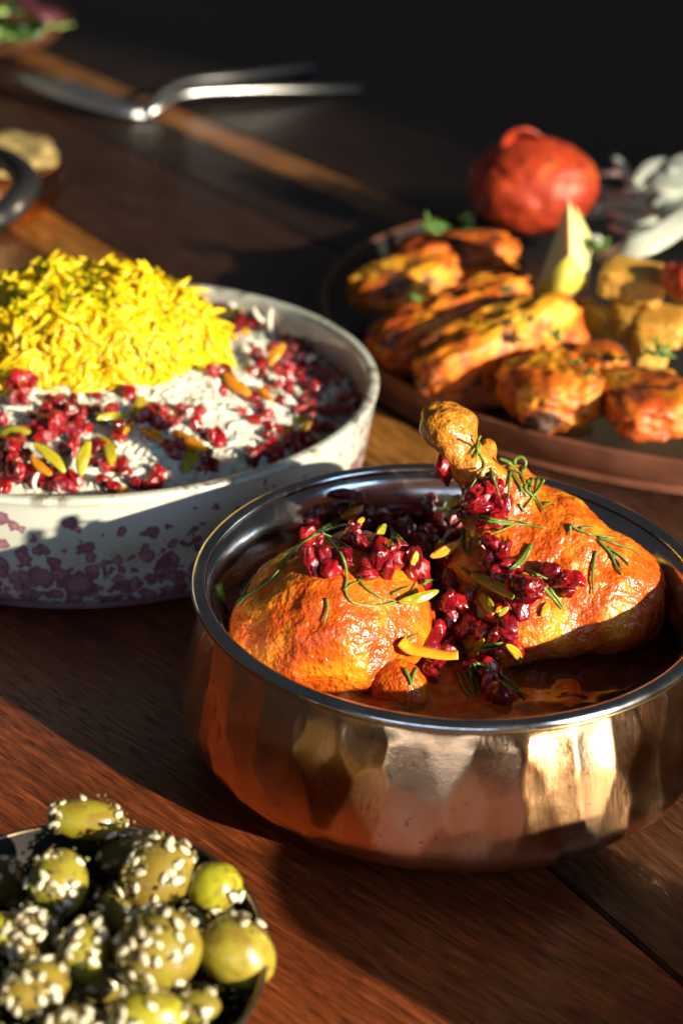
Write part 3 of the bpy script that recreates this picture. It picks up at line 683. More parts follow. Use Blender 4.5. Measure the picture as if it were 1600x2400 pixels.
RS = [((140,815),(265,928),46,'pista','long green pistachio sliver in the front left of the rice'), ((352,805),(318,945),52,'pista','upright yellow green pistachio at the front of the rice'),
 ((412,790),(452,905),54,'pista','pistachio sliver leaning below the saffron heap'), ((118,868),(202,945),40,'peel','orange peel sliver beside the long green pistachio'),
 ((560,758),(655,802),42,'peel','yellow peel strip under the right front of the heap'), ((690,768),(822,848),54,'peel','broad orange peel strip on the white rice'),
 ((772,822),(742,935),54,'pista','dark green pistachio crossing under the broad orange peel'), ((532,705),(572,630),50,'pista','pistachio standing at the foot of the saffron heap'),
 ((385,715),(505,705),34,'pista','flat green pistachio along the foot of the saffron heap'), ((890,538),(995,625),50,'peel','large yellow orange peel right of the saffron heap'),
 ((1005,600),(1092,652),52,'peel','orange peel lump among the right hand barberries'), ((1132,418),(1072,502),44,'peel','tall orange peel sliver on top of the right hand barberries'),
 ((1172,725),(1272,742),60,'pista','yellow green pistachio near the right wall of the rice bowl'), ((1130,795),(1165,748),50,'peel','peel bit under the pistachio near the right wall'),
 ((960,380),(1000,370),40,'peel','small yellow peel bit at the back of the berry pile'), ((900,295),(965,285),40,'pista','pistachio bit behind the berry pile'),
 ((0,772),(125,768),42,'pista','yellow green pistachio at the left edge of the picture'), ((465,1020),(515,1000),46,'peel','yellow peel tip behind the front lip of the rice bowl'),
 ((555,530),(640,535),42,'pista','dull green pistachio lying on the saffron heap'), ((490,780),(530,735),44,'peel','peel bit among dark barberries below the heap'), ((1240,735),(1190,760),36,'pista','thin pistachio against the pile at right')]
for i, (a, b, wp, k, lab) in enumerate(RS): put_sliver(bv4, z3(*a), z3(*b), wp / 1.704, k, lab, 'nut and peel slivers on the rice', i + 40, .05 if i % 2 else -.06)
LG = [((1085,395),(1078,275),34,'upright white rice grain beside the berry pile at the back'), ((1060,340),(1005,270),30,'slanted white rice grain behind the berry pile'), ((905,475),(1000,435),34,'white rice grain bridging heap and berry pile'),
      ((1222,490),(1258,468),36,'white rice grain on top of the right hand berries'), ((135,1005),(148,930),34,'upright white rice grain behind the front left lip'), ((1010,410),(1060,440),34,'white rice grain at the foot of the tall orange peel'), ((905,250),(945,290),34,'white rice grain at the back of the bowl')]
GWM = mesh('white_rice_grain', GV[1][0], GV[1][1], M['white_grain'])
for a, b, wp, lab in LG:
    h = cast(bv4, *z3(*[(p + q) / 2 for p, q in zip(a, b)]))
    if not h: continue
    t = h[2] - .0022; pa = CAM + ray(*z3(*a)).normalized() * t; pb = CAM + ray(*z3(*b)).normalized() * t
    x = (pb - pa).normalized(); y = h[1].cross(x).normalized(); Ln = (pb - pa).length
    o = link('white_rice_grain', GWM, (pa + pb) / 2); o.rotation_euler = Matrix((x, y, x.cross(y))).transposed().to_euler(); wd = wp / 1.704 / FPX * t / .26
    o.scale = (Ln, wd, wd); tag(o, lab, 'rice grain', 'loose white rice grains')

# ------------------------------------------------------------------ olive dish
OB = Vector((-.0549, .2319, 0)); OH = .0306
od = thing('olive_dish', 'small dark metal dish of sesame coated olives at the lower left', 'dish', OB)
V, F = lathe_data(prof([(.0005, .0008), (.024, .0008), (.0315, .004), (.0375, .014), (.0412, .0295), (.0418, OH), (.0424, OH + .0004)], 6), 140); link('outer_wall', mesh('outer_wall', V, F, M['dark_steel']), (0, 0, 0), od)
V, F = lathe_data([(.0420 + .0007 * math.cos(a), OH + .0006 * math.sin(a)) for a in [2 * math.pi * k / 10 for k in range(10)]], 140, True); link('rim', mesh('rim', V, F, M['worn_rim']), (0, 0, 0), od)
V, F = lathe_data(prof([(.0412, OH), (.0395, .024), (.0350, .012), (.027, .006), (.0005, .005)], 6), 140); odi = link('inner_wall', mesh('inner_wall', V, F, M['dark_clay']), (0, 0, 0), od)
V, F = lathe_data([(.0385, .0), (.02, .0003), (.0005, .0)], 100)
oil = link('dark_oil', mesh('dark_oil', V, F, M['oil']), OB + Vector((0, 0, .0185))); tag(oil, 'dark oil between the olives in the small metal dish', 'oil')
def zo(x, y): return (x / 2.24, 1850 + y / 2.24)
OL = [((455,160),(195,98),.0345,0,'olive lying on top at the back, sesame stuck to both its ends',(.34,.30,.025),(.9,16)),
 ((305,500),(150,170),.0335,80,'green olive at the left with seeds across its top',(.36,.32,.03),(.5,20)),
 ((825,450),(195,178),.0325,40,'brownish seeded olive in the middle of the back row',(.30,.22,.03),(.5,30)),
 ((1125,515),(135,140),.0305,10,'small bright green olive at the back right, almost bare',(.44,.44,.02),(.1,5)),
 ((1235,850),(172,192),.0305,-35,'large bare yellow green olive against the right wall of the dish',(.40,.34,.035),(.03,6)),
 ((830,850),(215,205),.0345,20,'large seeded olive in the centre of the dish',(.34,.27,.03),(.5,36)),
 ((440,850),(135,165),.0325,70,'green olive left of the central one, seeds down its left side',(.36,.32,.025),(.5,20)),
 ((10,740),(90,150),.0325,90,'olive cut by the left edge of the picture',(.42,.40,.03),(.4,10)),
 ((185,1045),(165,130),.0345,15,'amber olive at the lower left with two seeds on its face',(.36,.27,.03),(.45,20)),
 ((770,1185),(190,130),.0355,5,'bright olive at the bottom edge of the picture',(.42,.40,.02),(.35,14)),
 ((1040,1150),(110,90),.0290,0,'half hidden olive low at the bottom right',(.30,.25,.03),(.4,8)),
 ((165,770),(125,130),.0315,30,'olive at the far left buried under a clump of seeds',(.30,.22,.04),(.7,30)),
 ((400,1240),(150,100),.0320,0,'olive at the bottom left corner behind spice crumbs',(.28,.22,.03),(.6,14)),
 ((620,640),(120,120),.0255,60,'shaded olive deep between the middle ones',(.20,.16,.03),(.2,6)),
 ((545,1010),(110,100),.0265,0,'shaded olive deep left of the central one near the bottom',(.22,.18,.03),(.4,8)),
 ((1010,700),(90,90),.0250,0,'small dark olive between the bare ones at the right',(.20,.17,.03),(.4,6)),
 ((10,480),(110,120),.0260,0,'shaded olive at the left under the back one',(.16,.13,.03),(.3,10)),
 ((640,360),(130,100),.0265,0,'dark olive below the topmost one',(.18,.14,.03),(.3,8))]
SEEDLAB = dict(zip([q[4] for q in OL], ['the topmost olive at the back', 'the green olive in the left of the second row', 'the brownish olive in the middle of the back row', 'the small bright bare olive', 'the large bare olive by the right wall', 'the large central olive', 'the green olive left of the central one', 'the olive cut by the left edge', 'the amber olive at the lower left', 'the bright olive at the bottom edge', 'the half hidden olive at the bottom right', 'the buried olive at the far left', 'the olive at the bottom left corner', 'the shaded olive deep in the middle', 'the shaded olive deep near the bottom', 'the small dark olive at the right', 'the shaded olive at the left', 'the dark olive under the topmost one']))
def olive_mesh(k, flat, tip):
    V, F = ico(4); out = []
    for v in V:
        s = 1 + .03 * fnoise(v, 1.2, k); x = v.x * (1 + (tip * v.x if v.x > 0 else 0)); out.append((x * s, v.y * s, v.z * s))
    return mesh('olive', out, F, M['olive'])
seedV, seedF = ico(2)
SEED = mesh('sesame_seed', [(v.x * .5, v.y * .29 * (1 - .38 * v.x), v.z * .17) for v in seedV], seedF, M['sesame'])
rng = random.Random(5); crumbV, crumbF = [], []; seeds = []
iv, if_ = ico(1)
def add_crumb(c, r):
    b = len(crumbV); q = rand_rot(rng).to_matrix(); s = (r * rng.uniform(.6, 1.4), r * rng.uniform(.5, 1.1), r * rng.uniform(.4, .9))
    for v in iv: crumbV.append(c + q @ Vector((v.x * s[0], v.y * s[1], v.z * s[2])) * rng.uniform(.75, 1.25))
    for f in if_: crumbF.append(tuple(k + b for k in f))
for k, ((x, y), (rx, ry), h, rot, lab, col, (dens, ns)) in enumerate(OL):
    c = S(*zo(x, y), h); dist = (c - CAM).length; sc_ = dist / FPX / 2.24
    a, b = rx * sc_, ry * sc_
    vx = right; vy = up; d = (c - CAM).normalized()
    th = R(rot) if abs(rx - ry) < 60 else 0
    L = max(a, b) * 1.0; W = min(a, b)
    if k == 0: L, W = a, b * 1.05; th = R(-6)
    X = (vx * math.cos(th) + vy * math.sin(th)); Z = -d; Y = Z.cross(X).normalized(); X = Y.cross(Z).normalized()
    o = link('olive', olive_mesh(k, 1, .16 if k == 4 else .04), c); mt = Matrix((X, Y, Z)).transposed(); o.rotation_euler = mt.to_euler()
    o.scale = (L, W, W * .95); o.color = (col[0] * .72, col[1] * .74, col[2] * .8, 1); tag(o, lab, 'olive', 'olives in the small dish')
    clump = Vector((rng.uniform(-.5, .5), rng.uniform(-.2, .9), rng.uniform(.2, .8))).normalized()
    cnt = tr = 0; mine = []; ns = int(ns * .72)
    while cnt < ns and tr < 900:
        tr += 1
        v = Vector((rng.gauss(0, 1), rng.gauss(0, 1), rng.gauss(0, 1))).normalized()
        if k == 0 and abs(v.x) < .62 and rng.random() < .9: continue
        if k in (3, 4) and not (v.y < -.3 if k == 3 else v.y > .75): continue
        if k not in (0, 3, 4) and rng.random() < dens and v.dot(clump) < .55: continue
        wv = mt @ Vector((v.x * L, v.y * W, v.z * W * .95)); nn = (mt @ Vector((v.x / L, v.y / W, v.z / W))).normalized()
        if nn.dot(-d) < .0 or nn.z < -.25: continue
        pos = c + wv + nn * rng.uniform(.0002, .0010)
        if any((pos - q).length < .0019 for q in mine): continue
        mine.append(pos); cnt += 1; seeds.append((pos, nn, lab))
        if rng.random() < .9:
            for _ in range(8): add_crumb(c + (wv.normalized() * .35 + Vector((rng.gauss(0, 1), rng.gauss(0, 1), rng.gauss(0, 1))) * .06).normalized() * wv.length * 1.005 + Vector((rng.gauss(0, 1), rng.gauss(0, 1), rng.gauss(0, 1))) * .0007, rng.uniform(.0003, .0007))
for pos, nn, lab in seeds:
    s = rng.uniform(.0024, .0034); o = link('sesame_seed', SEED, pos); o.rotation_euler = frame_from(nn, rng, rng.uniform(-.1, .35)).to_euler(); o.scale = (s, s, s)
    tag(o, 'sesame seed on ' + SEEDLAB[lab], 'sesame seed', 'sesame seeds on the olives')
for _ in range(900):
    a, r = rng.uniform(0, 6.28), .037 * math.sqrt(rng.random()); add_crumb(OB + Vector((r * math.cos(a), r * math.sin(a), .0195 + rng.uniform(0, .006))), rng.uniform(.0005, .0016))
tag(link('spice_crumbs', mesh('spice_crumbs', [v - OB for v in crumbV], crumbF, M['crumb'], False), OB), 'dark and golden spice crumbs between the olives', 'crumbs', kind='stuff')

# ------------------------------------------------------------------ clay platter and what lies on it
PB = Vector((.1743, .699, 0))
pl = thing('clay_platter', 'large round dark platter with clay rim holding grilled chicken and potatoes', 'platter', PB)
V, F = lathe_data(prof([(.0005, .0010), (.170, .0010), (.1815, .0022), (.1862, .0085), (.1880, .0150), (.1876, .0158), (.1862, .0160), (.1848, .0152)], 5), 200); link('clay_rim', mesh('clay_rim', V, F, M['clay']), (0, 0, 0), pl)
V, F = lathe_data(prof([(.1849, .0153), (.1820, .0085), (.174, .0062), (.10, .006), (.0005, .006)], 5), 200); plate_in = link('dark_surface', mesh('dark_surface', V, F, M['dark_clay']), (0, 0, 0), pl)
def plate_lump(name, x0, y0, x1, y1, h, depth, lab, cat, mat, seed, power=2.6, rotz=0.0, tilt=0.0, amp=.16, group=None, freq=1.6, up_=1.0):
    c = P((x0 + x1) / 2, (y0 + y1) / 2, h); dist = (c - CAM).length; k = dist / FPX / .98
    rx = (x1 - x0) / 2 * k; tall = (y1 - y0) * k
    rx *= .84 if cat == 'potato' else 1
    rz = max(.006, (tall - depth * 2 * .36) / 2 / .9) * up_
    o = link(name, lump(name, (rx / math.cos(rotz) * .97, depth, rz), mat, 5, amp * (.85 if cat == 'chicken' else 1), freq, seed, power, .085 if cat == 'chicken' else .05, 6), c, None, (0, tilt, rotz))
    if o.location.z - rz < .004: o.location.z = rz * .86 + .006
    tag(o, lab, cat, group); return o
G1 = 'grilled chicken pieces on the platter'
plate_lump('grilled_chicken', 905, 512, 1192, 655, .032, .020, 'grilled chicken piece at the back of the platter behind the others', 'chicken', M['tikka'], 11, 2.6, .10, -.05, .18, G1)
plate_lump('grilled_chicken', 800, 572, 1060, 712, .026, .017, 'orange grilled chicken piece nearest the left rim of the platter', 'chicken', M['tikka'], 12, 3.0, .35, -.22, .15, G1)
plate_lump('grilled_chicken', 1050, 590, 1195, 668, .028, .014, 'short grilled chicken piece tucked under the back one', 'chicken', M['tikka'], 22, 2.4, .2, 0, .15, G1)
plate_lump('grilled_chicken', 848, 660, 1205, 842, .026, .014, 'large bright yellow grilled chicken piece in the second row', 'chicken', M['tikka'], 13, 3.6, .45, -.26, .15, G1)
plate_lump('grilled_chicken', 960, 705, 1322, 925, .026, .014, 'long grilled chicken piece with a pale pink tip in the front row', 'chicken', M['tikka'], 14, 3.8, .50, -.30, .14, G1)
plate_lump('grilled_chicken', 1168, 795, 1356, 995, .026, .021, 'wedge of grilled chicken with a bright cut edge in the front row', 'chicken', M['tikka'], 15, 4.0, .3, -.2, .10, G1)
plate_lump('grilled_chicken', 1388, 838, 1590, 1012, .027, .022, 'charred grilled chicken block at the right end of the front row', 'chicken', M['tikka'], 16, 4.5, .15, -.05, .09, G1)
plate_lump('grilled_chicken', 1320, 768, 1442, 895, .030, .015, 'rounded pale orange chicken piece behind the front wedge', 'chicken', M['tikka'], 17, 2.4, 0, 0, .12, G1)
G2 = 'fried potato cubes on the platter'
for x0, y0, x1, y1, h, lab, s in [(1372,588,1536,702,.040,'topmost golden potato cube with a flat face below the onions',3), (1398,690,1512,785,.026,'potato cube in the middle of the pile under the topmost one',4), (1345,690,1398,775,.022,'narrow potato piece at the left of the potato pile',5),
      (1450,695,1580,800,.027,'potato cube at the right edge behind the parsley',6), (1440,750,1530,835,.022,'round potato piece in front of the pile',7), (1540,625,1620,700,.036,'potato cube at the right edge beside the red piece',8)]:
    plate_lump('potato_cube', x0, y0, x1, y1, h, .016, lab, 'potato', M['potato'], s, 7.0, .30 * (s % 3 - 1), .08 * (s % 2), .03, G2)
plate_lump('red_pepper_piece', 1520, 588, 1640, 700, .048, .015, 'dark red pepper piece beside the topmost potato at the right edge', 'pepper', M['tomato'], 4, 2.4, 0, 0, .15)
# grilled tomato
tc = P(1222, 405, .050); k = (tc - CAM).length / FPX / .98
V, F = ico(5); out = []
for v in V:
    s = 1 + .06 * fnoise(v, 1.1, 2) + .024 * fnoise(v, 4.5, 6) - .035 * max(0, 1 - abs(v.x * .6 + v.z * .8) * 9) * (v.x < .1)
    out.append((v.x * 148 * k * s, v.y * 130 * k * s, v.z * 112 * k * s))
tom = thing('grilled_tomato', 'wrinkled red grilled tomato standing at the back of the platter', 'tomato', (tc.x, tc.y, tc.z))
link('skin', mesh('skin', out, F, M['tomato']), (0, 0, 0), tom)
pts = spline([Vector((-70 * k, 0, 85 * k)), Vector((-62 * k, -8 * k, 118 * k)), Vector((-35 * k, -12 * k, 130 * k)), Vector((-5 * k, -6 * k, 118 * k)), Vector((12 * k, 0, 98 * k))], 6)
V, F = tube_data(pts, lambda t: k * (24 - 12 * t), 10, .35); link('peeled_curl', mesh('peeled_curl', V, F, M['tomato']), (0, 0, 0), tom)
tom.location = (tc.x + .004, tc.y + .022, 112 * k * .92 + .013)
# lemon wedge
def lemon(lab, px, h):
    base = P(*px['c'][:2], h); k = (base - CAM).length / FPX / .98
    def at(x, y, d): return Vector(((x - px['c'][0]) * k, -d, (px['c'][1] - y) * k / .92))
    t = thing('lemon_wedge', lab, 'lemon', base, 'lemon wedges on the platter')
    q = {n_: at(*v) for n_, v in px.items()}; N = 8
    def patch(a, b, c, d, bulge):                      # bilinear face with a rounded middle
        V, F = [], []
        for i in range(N + 1):
            for j in range(N + 1):
                u, v = i / N, j / N; p = (q[a] * (1 - u) + q[b] * u) * (1 - v) + (q[d] * (1 - u) + q[c] * u) * v
                p = p + Vector((0, -bulge * math.sin(math.pi * u) * math.sin(math.pi * v), 0)); V.append(p)
        for i in range(N):
            for j in range(N): F.append((i * (N + 1) + j, i * (N + 1) + j + 1, (i + 1) * (N + 1) + j + 1, (i + 1) * (N + 1) + j))
        return V, F
    def join(*ps):
        V, F = [], []
        for v, f in ps: b = len(V); V += v; F += [tuple(z + b for z in y) for y in f]
        return V, F
    V, F = join(patch('a', 'b', 'e', 'e', 0.0), patch('a', 'e', 'd', 'f', 0.0)); link('cut_face', mesh('cut_face', V, F, M['lemon_flesh']), (0, 0, 0), t)
    V, F = join(patch('b', 'c', 'd', 'e', .007), patch('a', 'b', 'g', 'g', .0), patch('b', 'c', 'g', 'g', 0.0), patch('c', 'd', 'g', 'g', 0.0), patch('a', 'f', 'd', 'g', 0.0)); link('rind', mesh('rind', V, F, M['lemon_rind']), (0, 0, 0), t)
lemon('pale yellow lemon wedge standing point up in the middle of the platter', dict(a=(1283, 482, -.004), b=(1222, 664, .004), c=(1262, 704, .002), d=(1342, 650, .004), e=(1286, 575, .012), f=(1343, 612, -.006), g=(1285, 640, -.022)), .025)
lemon('second lemon wedge leaning behind the front one', dict(a=(1308, 500, -.012), b=(1290, 610, -.010), c=(1318, 650, -.010), d=(1352, 615, -.010), e=(1322, 560, -.004), f=(1362, 580, -.016), g=(1325, 590, -.026)), .022)
# onions
G3 = 'raw onion slices on the platter'
def strip(name, pix, wpx, lab, cat, mat, thick=.0016, group=None, twist=.6):
    pts = spline([P(x, y, h) for x, y, h in pix], 7); dist = (pts[0] - CAM).length; wd = wpx / FPX / .98 * dist / 2
    V, F = [], []; N = len(pts)
    for i, p in enumerate(pts):
        t = (pts[min(i + 1, N - 1)] - pts[max(i - 1, 0)]).normalized()
        u = t.cross((CAM - p).normalized() * (1 - twist) + Vector((0, -.3, 1)) * twist).normalized(); n_ = u.cross(t).normalized()
        w_ = wd * (math.sin(math.pi * (.12 + .76 * i / (N - 1))) ** .6)
        for a in range(8):
            an = 2 * math.pi * a / 8; V.append(p + u * (w_ * math.cos(an)) + n_ * (thick * math.sin(an) + .25 * w_ * math.cos(an) ** 2))
    for i in range(N - 1):
        for a in range(8): F.append((i * 8 + a, i * 8 + (a + 1) % 8, (i + 1) * 8 + (a + 1) % 8, (i + 1) * 8 + a))
    F += [tuple(range(8))[::-1], tuple((N - 1) * 8 + a for a in range(8))]
    c = pts[N // 2].copy(); o = link(name, mesh(name, [v - c for v in V], F, mat), c); tag(o, lab, cat, group); return o
strip('onion_slice', [(1365,430,.030),(1400,452,.032),(1450,462,.034),(1480,468,.034)], 44, 'pale onion slice just right of the tomato', 'onion', M['onion'], .0018, G3)
strip('onion_slice', [(1388,482,.028),(1430,500,.030),(1480,505,.031),(1510,500,.031)], 34, 'thin onion slice above the big curved one', 'onion', M['onion'], .0016, G3)
strip('onion_slice', [(1372,590,.022),(1440,578,.030),(1510,548,.036),(1575,500,.042),(1620,450,.045)], 62, 'largest curved onion slice sweeping above the potatoes', 'onion', M['onion'], .0022, G3)
strip('onion_slice', [(1410,362,.052),(1430,390,.048),(1455,425,.042),(1470,455,.038)], 28, 'narrow upright onion slice at the top of the heap', 'onion', M['onion'], .0015, G3)
strip('onion_slice', [(1455,420,.050),(1490,385,.054),(1530,378,.054),(1570,395,.052)], 34, 'hoop shaped onion slice at the back right', 'onion', M['onion'], .0016, G3)
strip('onion_slice', [(1480,440,.042),(1530,420,.048),(1590,400,.052),(1640,390,.052)], 70, 'broad onion slice at the right edge of the picture', 'onion', M['onion'], .002, G3)
strip('onion_slice', [(1500,480,.040),(1540,462,.043),(1590,440,.045)], 46, 'onion slice under the broad one at the right edge', 'onion', M['onion'], .002, G3)
strip('onion_slice', [(1318,575,.030),(1345,560,.032),(1375,550,.032)], 40, 'small onion piece behind the lemon wedges', 'onion', M['onion'], .002, G3)
for k_, (pp, wp_, lb_) in enumerate([([(1400,520,.026),(1450,535,.028),(1500,528,.030)], 30, 'short onion slice just above the large curved one'), ([(1500,425,.050),(1530,440,.048),(1580,435,.048)], 30, 'thin onion slice across the middle of the heap'),
      ([(1520,500,.040),(1560,480,.042),(1600,470,.044)], 40, 'onion slice between the large curved one and the heap at the right edge'), ([(1430,440,.040),(1475,430,.044),(1520,405,.048)], 26, 'slanting onion strip in the middle of the heap'),
      ([(1470,478,.036),(1505,488,.037),(1550,520,.036)], 28, 'onion strip bending down beside the large curved one'), ([(1535,395,.054),(1560,372,.056),(1600,365,.056)], 34, 'topmost onion slice at the right edge of the picture')]):
    strip('onion_slice', pp, wp_, lb_, 'onion', M['onion'], .0016, G3)
strip('radish_slice', [(1352,402,.034),(1390,400,.036),(1440,398,.036)], 16, 'pink edged slice between tomato and onions', 'radish', M['radish'], .0016)
# coriander leaves
def leafy(name, px, py, h, wpx, mat, lab, cat, seed, group=None, lobes=5, n=1):
    c = P(px, py, h); k = (c - CAM).length / FPX / .98; r0 = wpx * k / 2; rng = random.Random(seed); V, F = [], []
    for j in range(n):
        b = len(V); off = Vector((rng.uniform(-1, 1), rng.uniform(-1, 1), rng.uniform(-.3, .6))) * r0 * (.7 if n > 1 else 0); q = Euler((rng.uniform(.0, 1.0), rng.uniform(-.6, .6), rng.uniform(0, 6.28))).to_matrix(); r = r0 * (rng.uniform(.5, .8) if n > 1 else 1)
        for layer in (0, 1):
            V.append(off + q @ Vector((0, 0, -.0003 * layer)))
            for ring in (.5, 1.0):
                for i in range(40):
                    a = 2 * math.pi * i / 40; rr = r * ring * (.68 + .32 * math.cos(lobes * a) * ring + .10 * math.cos(lobes * 3 * a) * ring)
                    V.append(off + q @ Vector((rr * math.cos(a), rr * math.sin(a), .25 * rr * rr / r * math.sin(2 * a + seed) + .12 * r * math.cos(lobes * a) * ring - .0004 * layer)))
        for layer in (0, 1):
            o_ = b + layer * 81
            for i in range(40):
                i2 = (i + 1) % 40; f = [(o_, o_ + 1 + i, o_ + 1 + i2), (o_ + 1 + i, o_ + 41 + i, o_ + 41 + i2, o_ + 1 + i2)]
                F += f if layer == 0 else [x[::-1] for x in f]
        for i in range(40):
            i2 = (i + 1) % 40; F.append((b + 41 + i, b + 81 + 41 + i, b + 81 + 41 + i2, b + 41 + i2))
    o = link(name, mesh(name, V, F, mat), c); tag(o, lab, cat, group); return o
G4 = 'coriander leaves on the platter'
for px, py, h, wp, lab, s, n in [(1335,842,.050,62,'bright coriander leaf on the front chicken wedge',1,2), (1500,812,.046,80,'coriander sprig on the potatoes at the right',2,4), (1208,728,.050,40,'coriander bit on the long front chicken piece',3,2), (1000,518,.050,70,'dark coriander behind the back chicken piece',4,3),
      (1072,516,.052,60,'light coriander bits along the top of the back chicken piece',5,3), (1150,668,.048,56,'coriander bit between the second row and the lemon',6,2), (955,680,.040,40,'coriander bit left of the large yellow chicken piece',7,2), (1290,775,.046,56,'dark coriander behind the front chicken wedge',8,2), (1362,560,.040,70,'green leaves behind the lemon wedges',9,4), (1325,500,.050,36,'coriander tip between tomato and lemon',10,2), (1430,830,.036,40,'coriander bit beside the rounded chicken piece',11,2)]:
    leafy('coriander_leaf', px, py, h, wp, M['leaf'], lab, 'herb', s, G4, 5, n)

# ------------------------------------------------------------------ spoon and fork
def utensil(name, lab, ctl, wfun, kind):
    pts = spline([P(*q) for q in ctl], 8); N = len(pts); V, F = [], []
    for i, p in enumerate(pts):
        s = i / (N - 1); t = (pts[min(i + 1, N - 1)] - pts[max(i - 1, 0)]).normalized(); u = Vector((0, 0, 1)).cross(t).normalized(); n_ = t.cross(u)
        wd, th, cup = wfun(s)
        for a in range(10):
            an = 2 * math.pi * a / 10; V.append(p + u * (wd * math.cos(an)) + n_ * (th * math.sin(an) + cup * wd * math.cos(an) ** 2))
    for i in range(N - 1):
        for a in range(10): F.append((i * 10 + a, i * 10 + (a + 1) % 10, (i + 1) * 10 + (a + 1) % 10, (i + 1) * 10 + a))
    F += [tuple(range(10))[::-1], tuple((N - 1) * 10 + a for a in range(10))]
    c = pts[N // 3].copy(); c.z = 0
    t = thing(name, lab, name, c, 'cutlery at the back of the table')
    return t, V, F, c, pts
def w_spoon(s): return (.020 * math.sin(math.pi * min(1, s / .42 * .96 + .04)) ** .55 if s < .40 else .0028 + .0045 * max(0, (s - .5) / .5) ** 1.2, .0014 if s < .4 else .0026, .38 if s < .40 else 0)
t, V, F, c, pts = utensil('spoon', 'steel serving spoon lying nearest at the back of the table', [(60,180,.014),(125,215,.009),(220,250,.004),(320,268,.0022),(360,250,.008),(425,216,.014),(560,206,.014),(700,204,.010),(822,205,.003)], w_spoon, 0)
nn = int(len(pts) * .42) * 10
link('bowl', mesh('bowl', [v - c for v in V], [f for f in F if min(f) < nn], M['silver']), (0, 0, 0), t)
link('handle', mesh('handle', [v - c for v in V], [f for f in F if min(f) >= nn], M['silver']), (0, 0, 0), t)
def w_fork(s): return (.0105 if s < .3 else .0028 + .004 * max(0, (s - .5) / .5) ** 1.2, .0013 if s < .3 else .0026, .15 if s < .3 else 0)
t, V, F, c, pts = utensil('fork', 'steel fork with curved neck lying behind the spoon', [(185,212,.009),(230,232,.006),(300,256,.004),(345,250,.007),(375,215,.015),(440,186,.019),(560,174,.017),(640,165,.011),(708,157,.003)], w_fork, 0)
nn = int(len(pts) * .22) * 10
link('neck_and_handle', mesh('neck_and_handle', [v - c for v in V], [f for f in F if min(f) >= nn], M['silver']), (0, 0, 0), t)
head = spline([P(*q) for q in [(40,170,.017),(85,192,.012),(140,206,.010),(185,212,.009),(230,232,.006)]], 6)
side = Vector((0, 0, 1)).cross((head[-1] - head[0]).normalized()).normalized()
for q in (-1.5, -.5, .5, 1.5):
    V, F = tube_data([p + side * q * .0055 - c for p in head], lambda s: .0013 + .0006 * s, 6, .8); link('tine', mesh('tine', V, F, M['silver']), (0, 0, 0), t)

# ------------------------------------------------------------------ copper pot with black handle (left edge), salad bowl (top left)
PC = P(112, 500, 0) + Vector((-.064, .008, 0)); PC.z = 0
pot = thing('copper_pot', 'small copper pot with a black loop handle at the left edge', 'pot', PC)
V, F = lathe_data(prof([(.0005, .001), (.055, .001), (.066, .006), (.071, .012), (.071, .028), (.072, .031), (.070, .0315), (.0685, .029), (.068, .012), (.0005, .008)], 5), 120); link('pot_wall', mesh('pot_wall', V, F, M['copper']), (0, 0, 0), pot)
hp = spline([P(-60, 350, .038) - PC, P(0, 362, .042) - PC, P(40, 385, .046) - PC, P(62, 420, .046) - PC, P(40, 462, .042) - PC, P(0, 494, .036) - PC, P(-60, 508, .034) - PC], 8)
V, F = tube_data(hp, .0075, 12, .8); link('handle', mesh('handle', V, F, M['iron']), (0, 0, 0), pot)
def bread(seed):
    V, F = ico(5); out = []
    for v in V:
        s = 1 + .10 * fnoise(v, 2, seed) + .06 * fnoise(v, 6, seed); out.append((v.x * .060 * s, v.y * .050 * s, v.z * .009 * s + .003 * fnoise(v, 3, seed + 2)))
    return mesh('flatbread', out, F, M['bread'])
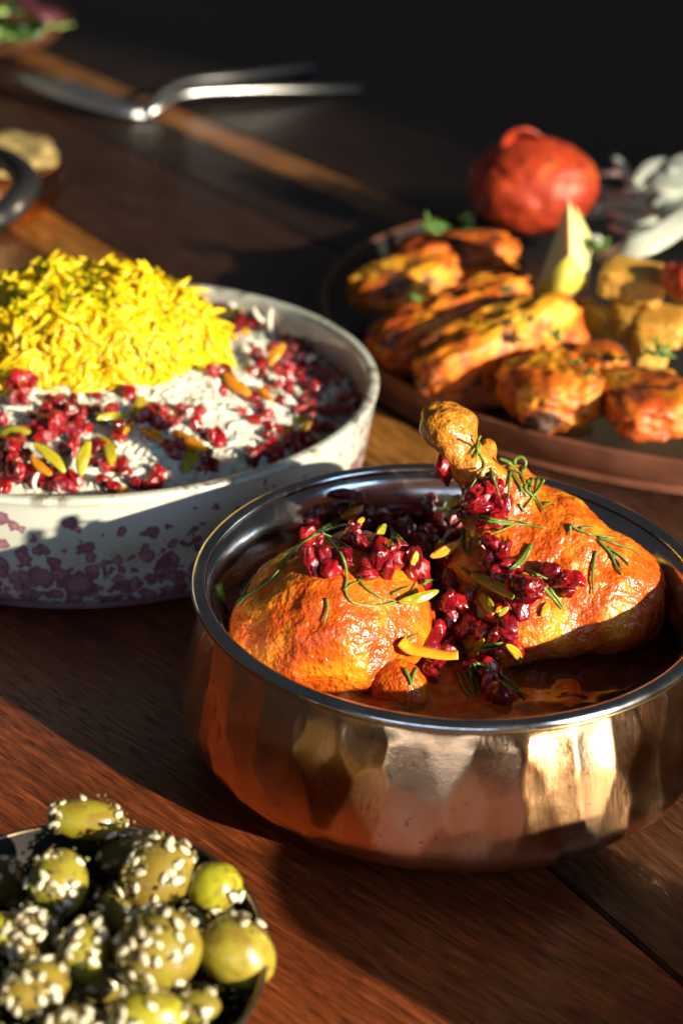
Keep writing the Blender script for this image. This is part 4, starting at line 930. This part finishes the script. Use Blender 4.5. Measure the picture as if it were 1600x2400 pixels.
fb = link('flatbread', bread(4), (PC.x + .008, PC.y + .004, .034)); tag(fb, 'browned flatbread heaped on the copper pot at the left edge', 'bread')
SB = P(-40, 135, 0); SB = Vector((SB.x - .02, SB.y + .04, 0))
sb = thing('salad_bowl', 'dark bowl of salad leaves at the top left corner', 'bowl', SB)
V, F = lathe_data(prof([(.0005, .001), (.05, .001), (.075, .010), (.092, .030), (.093, .031), (.091, .031), (.07, .013), (.0005, .008)], 5), 100); link('bowl_wall', mesh('bowl_wall', V, F, M['clay']), (0, 0, 0), sb)
for px, py, h, wp, mt, lab, s in [(112,58,.045,100,'salad','bright lettuce leaf hanging over the right rim of the salad bowl',1), (50,75,.040,110,'basil','dark green leaf below the lettuce in the salad bowl',2), (10,55,.045,100,'basil','dark green leaf at the left corner of the salad bowl',3), (85,20,.060,110,'purple','purple leaf at the top of the salad bowl',4), (20,12,.060,70,'salad','light green leaf at the top left corner',5), (5,85,.038,60,'salad','green leaf at the left edge of the salad bowl',6)]:
    leafy('salad_leaf', px, py, h, wp * 1.15, M[mt], lab, 'leaf', s, 'salad leaves in the dark bowl', 3, 1)

# unseen dishes added and shaped to shade the table in front of the copper bowl
def sunframe(q, p): return Vector((-.778 * p + .628 * q, .628 * p + .778 * q, 0))
nb_ = thing('unseen_cup_blocker', 'unseen clay cup added beyond the lower right to shade the table', 'cup', sunframe(.2505, .015))
V, F = lathe_data(prof([(.0005, .001), (.028, .001), (.034, .006), (.037, .030), (.0375, .0495), (.0365, .050), (.035, .047), (.031, .010), (.0005, .006)], 5), 100); link('cup_blocker_wall', mesh('cup_blocker_wall', V, F, M['clay']), (0, 0, 0), nb_)
nb_ = thing('unseen_bowl_blocker', 'unseen wide clay bowl added farther out at the lower right for its shade', 'bowl', sunframe(.365, -.03))
V, F = lathe_data(prof([(.0005, .001), (.050, .001), (.062, .006), (.0725, .022), (.0735, .033), (.072, .0335), (.070, .031), (.058, .010), (.0005, .006)], 5), 100); link('bowl_wall', mesh('bowl_wall', V, F, M['clay']), (0, 0, 0), nb_)
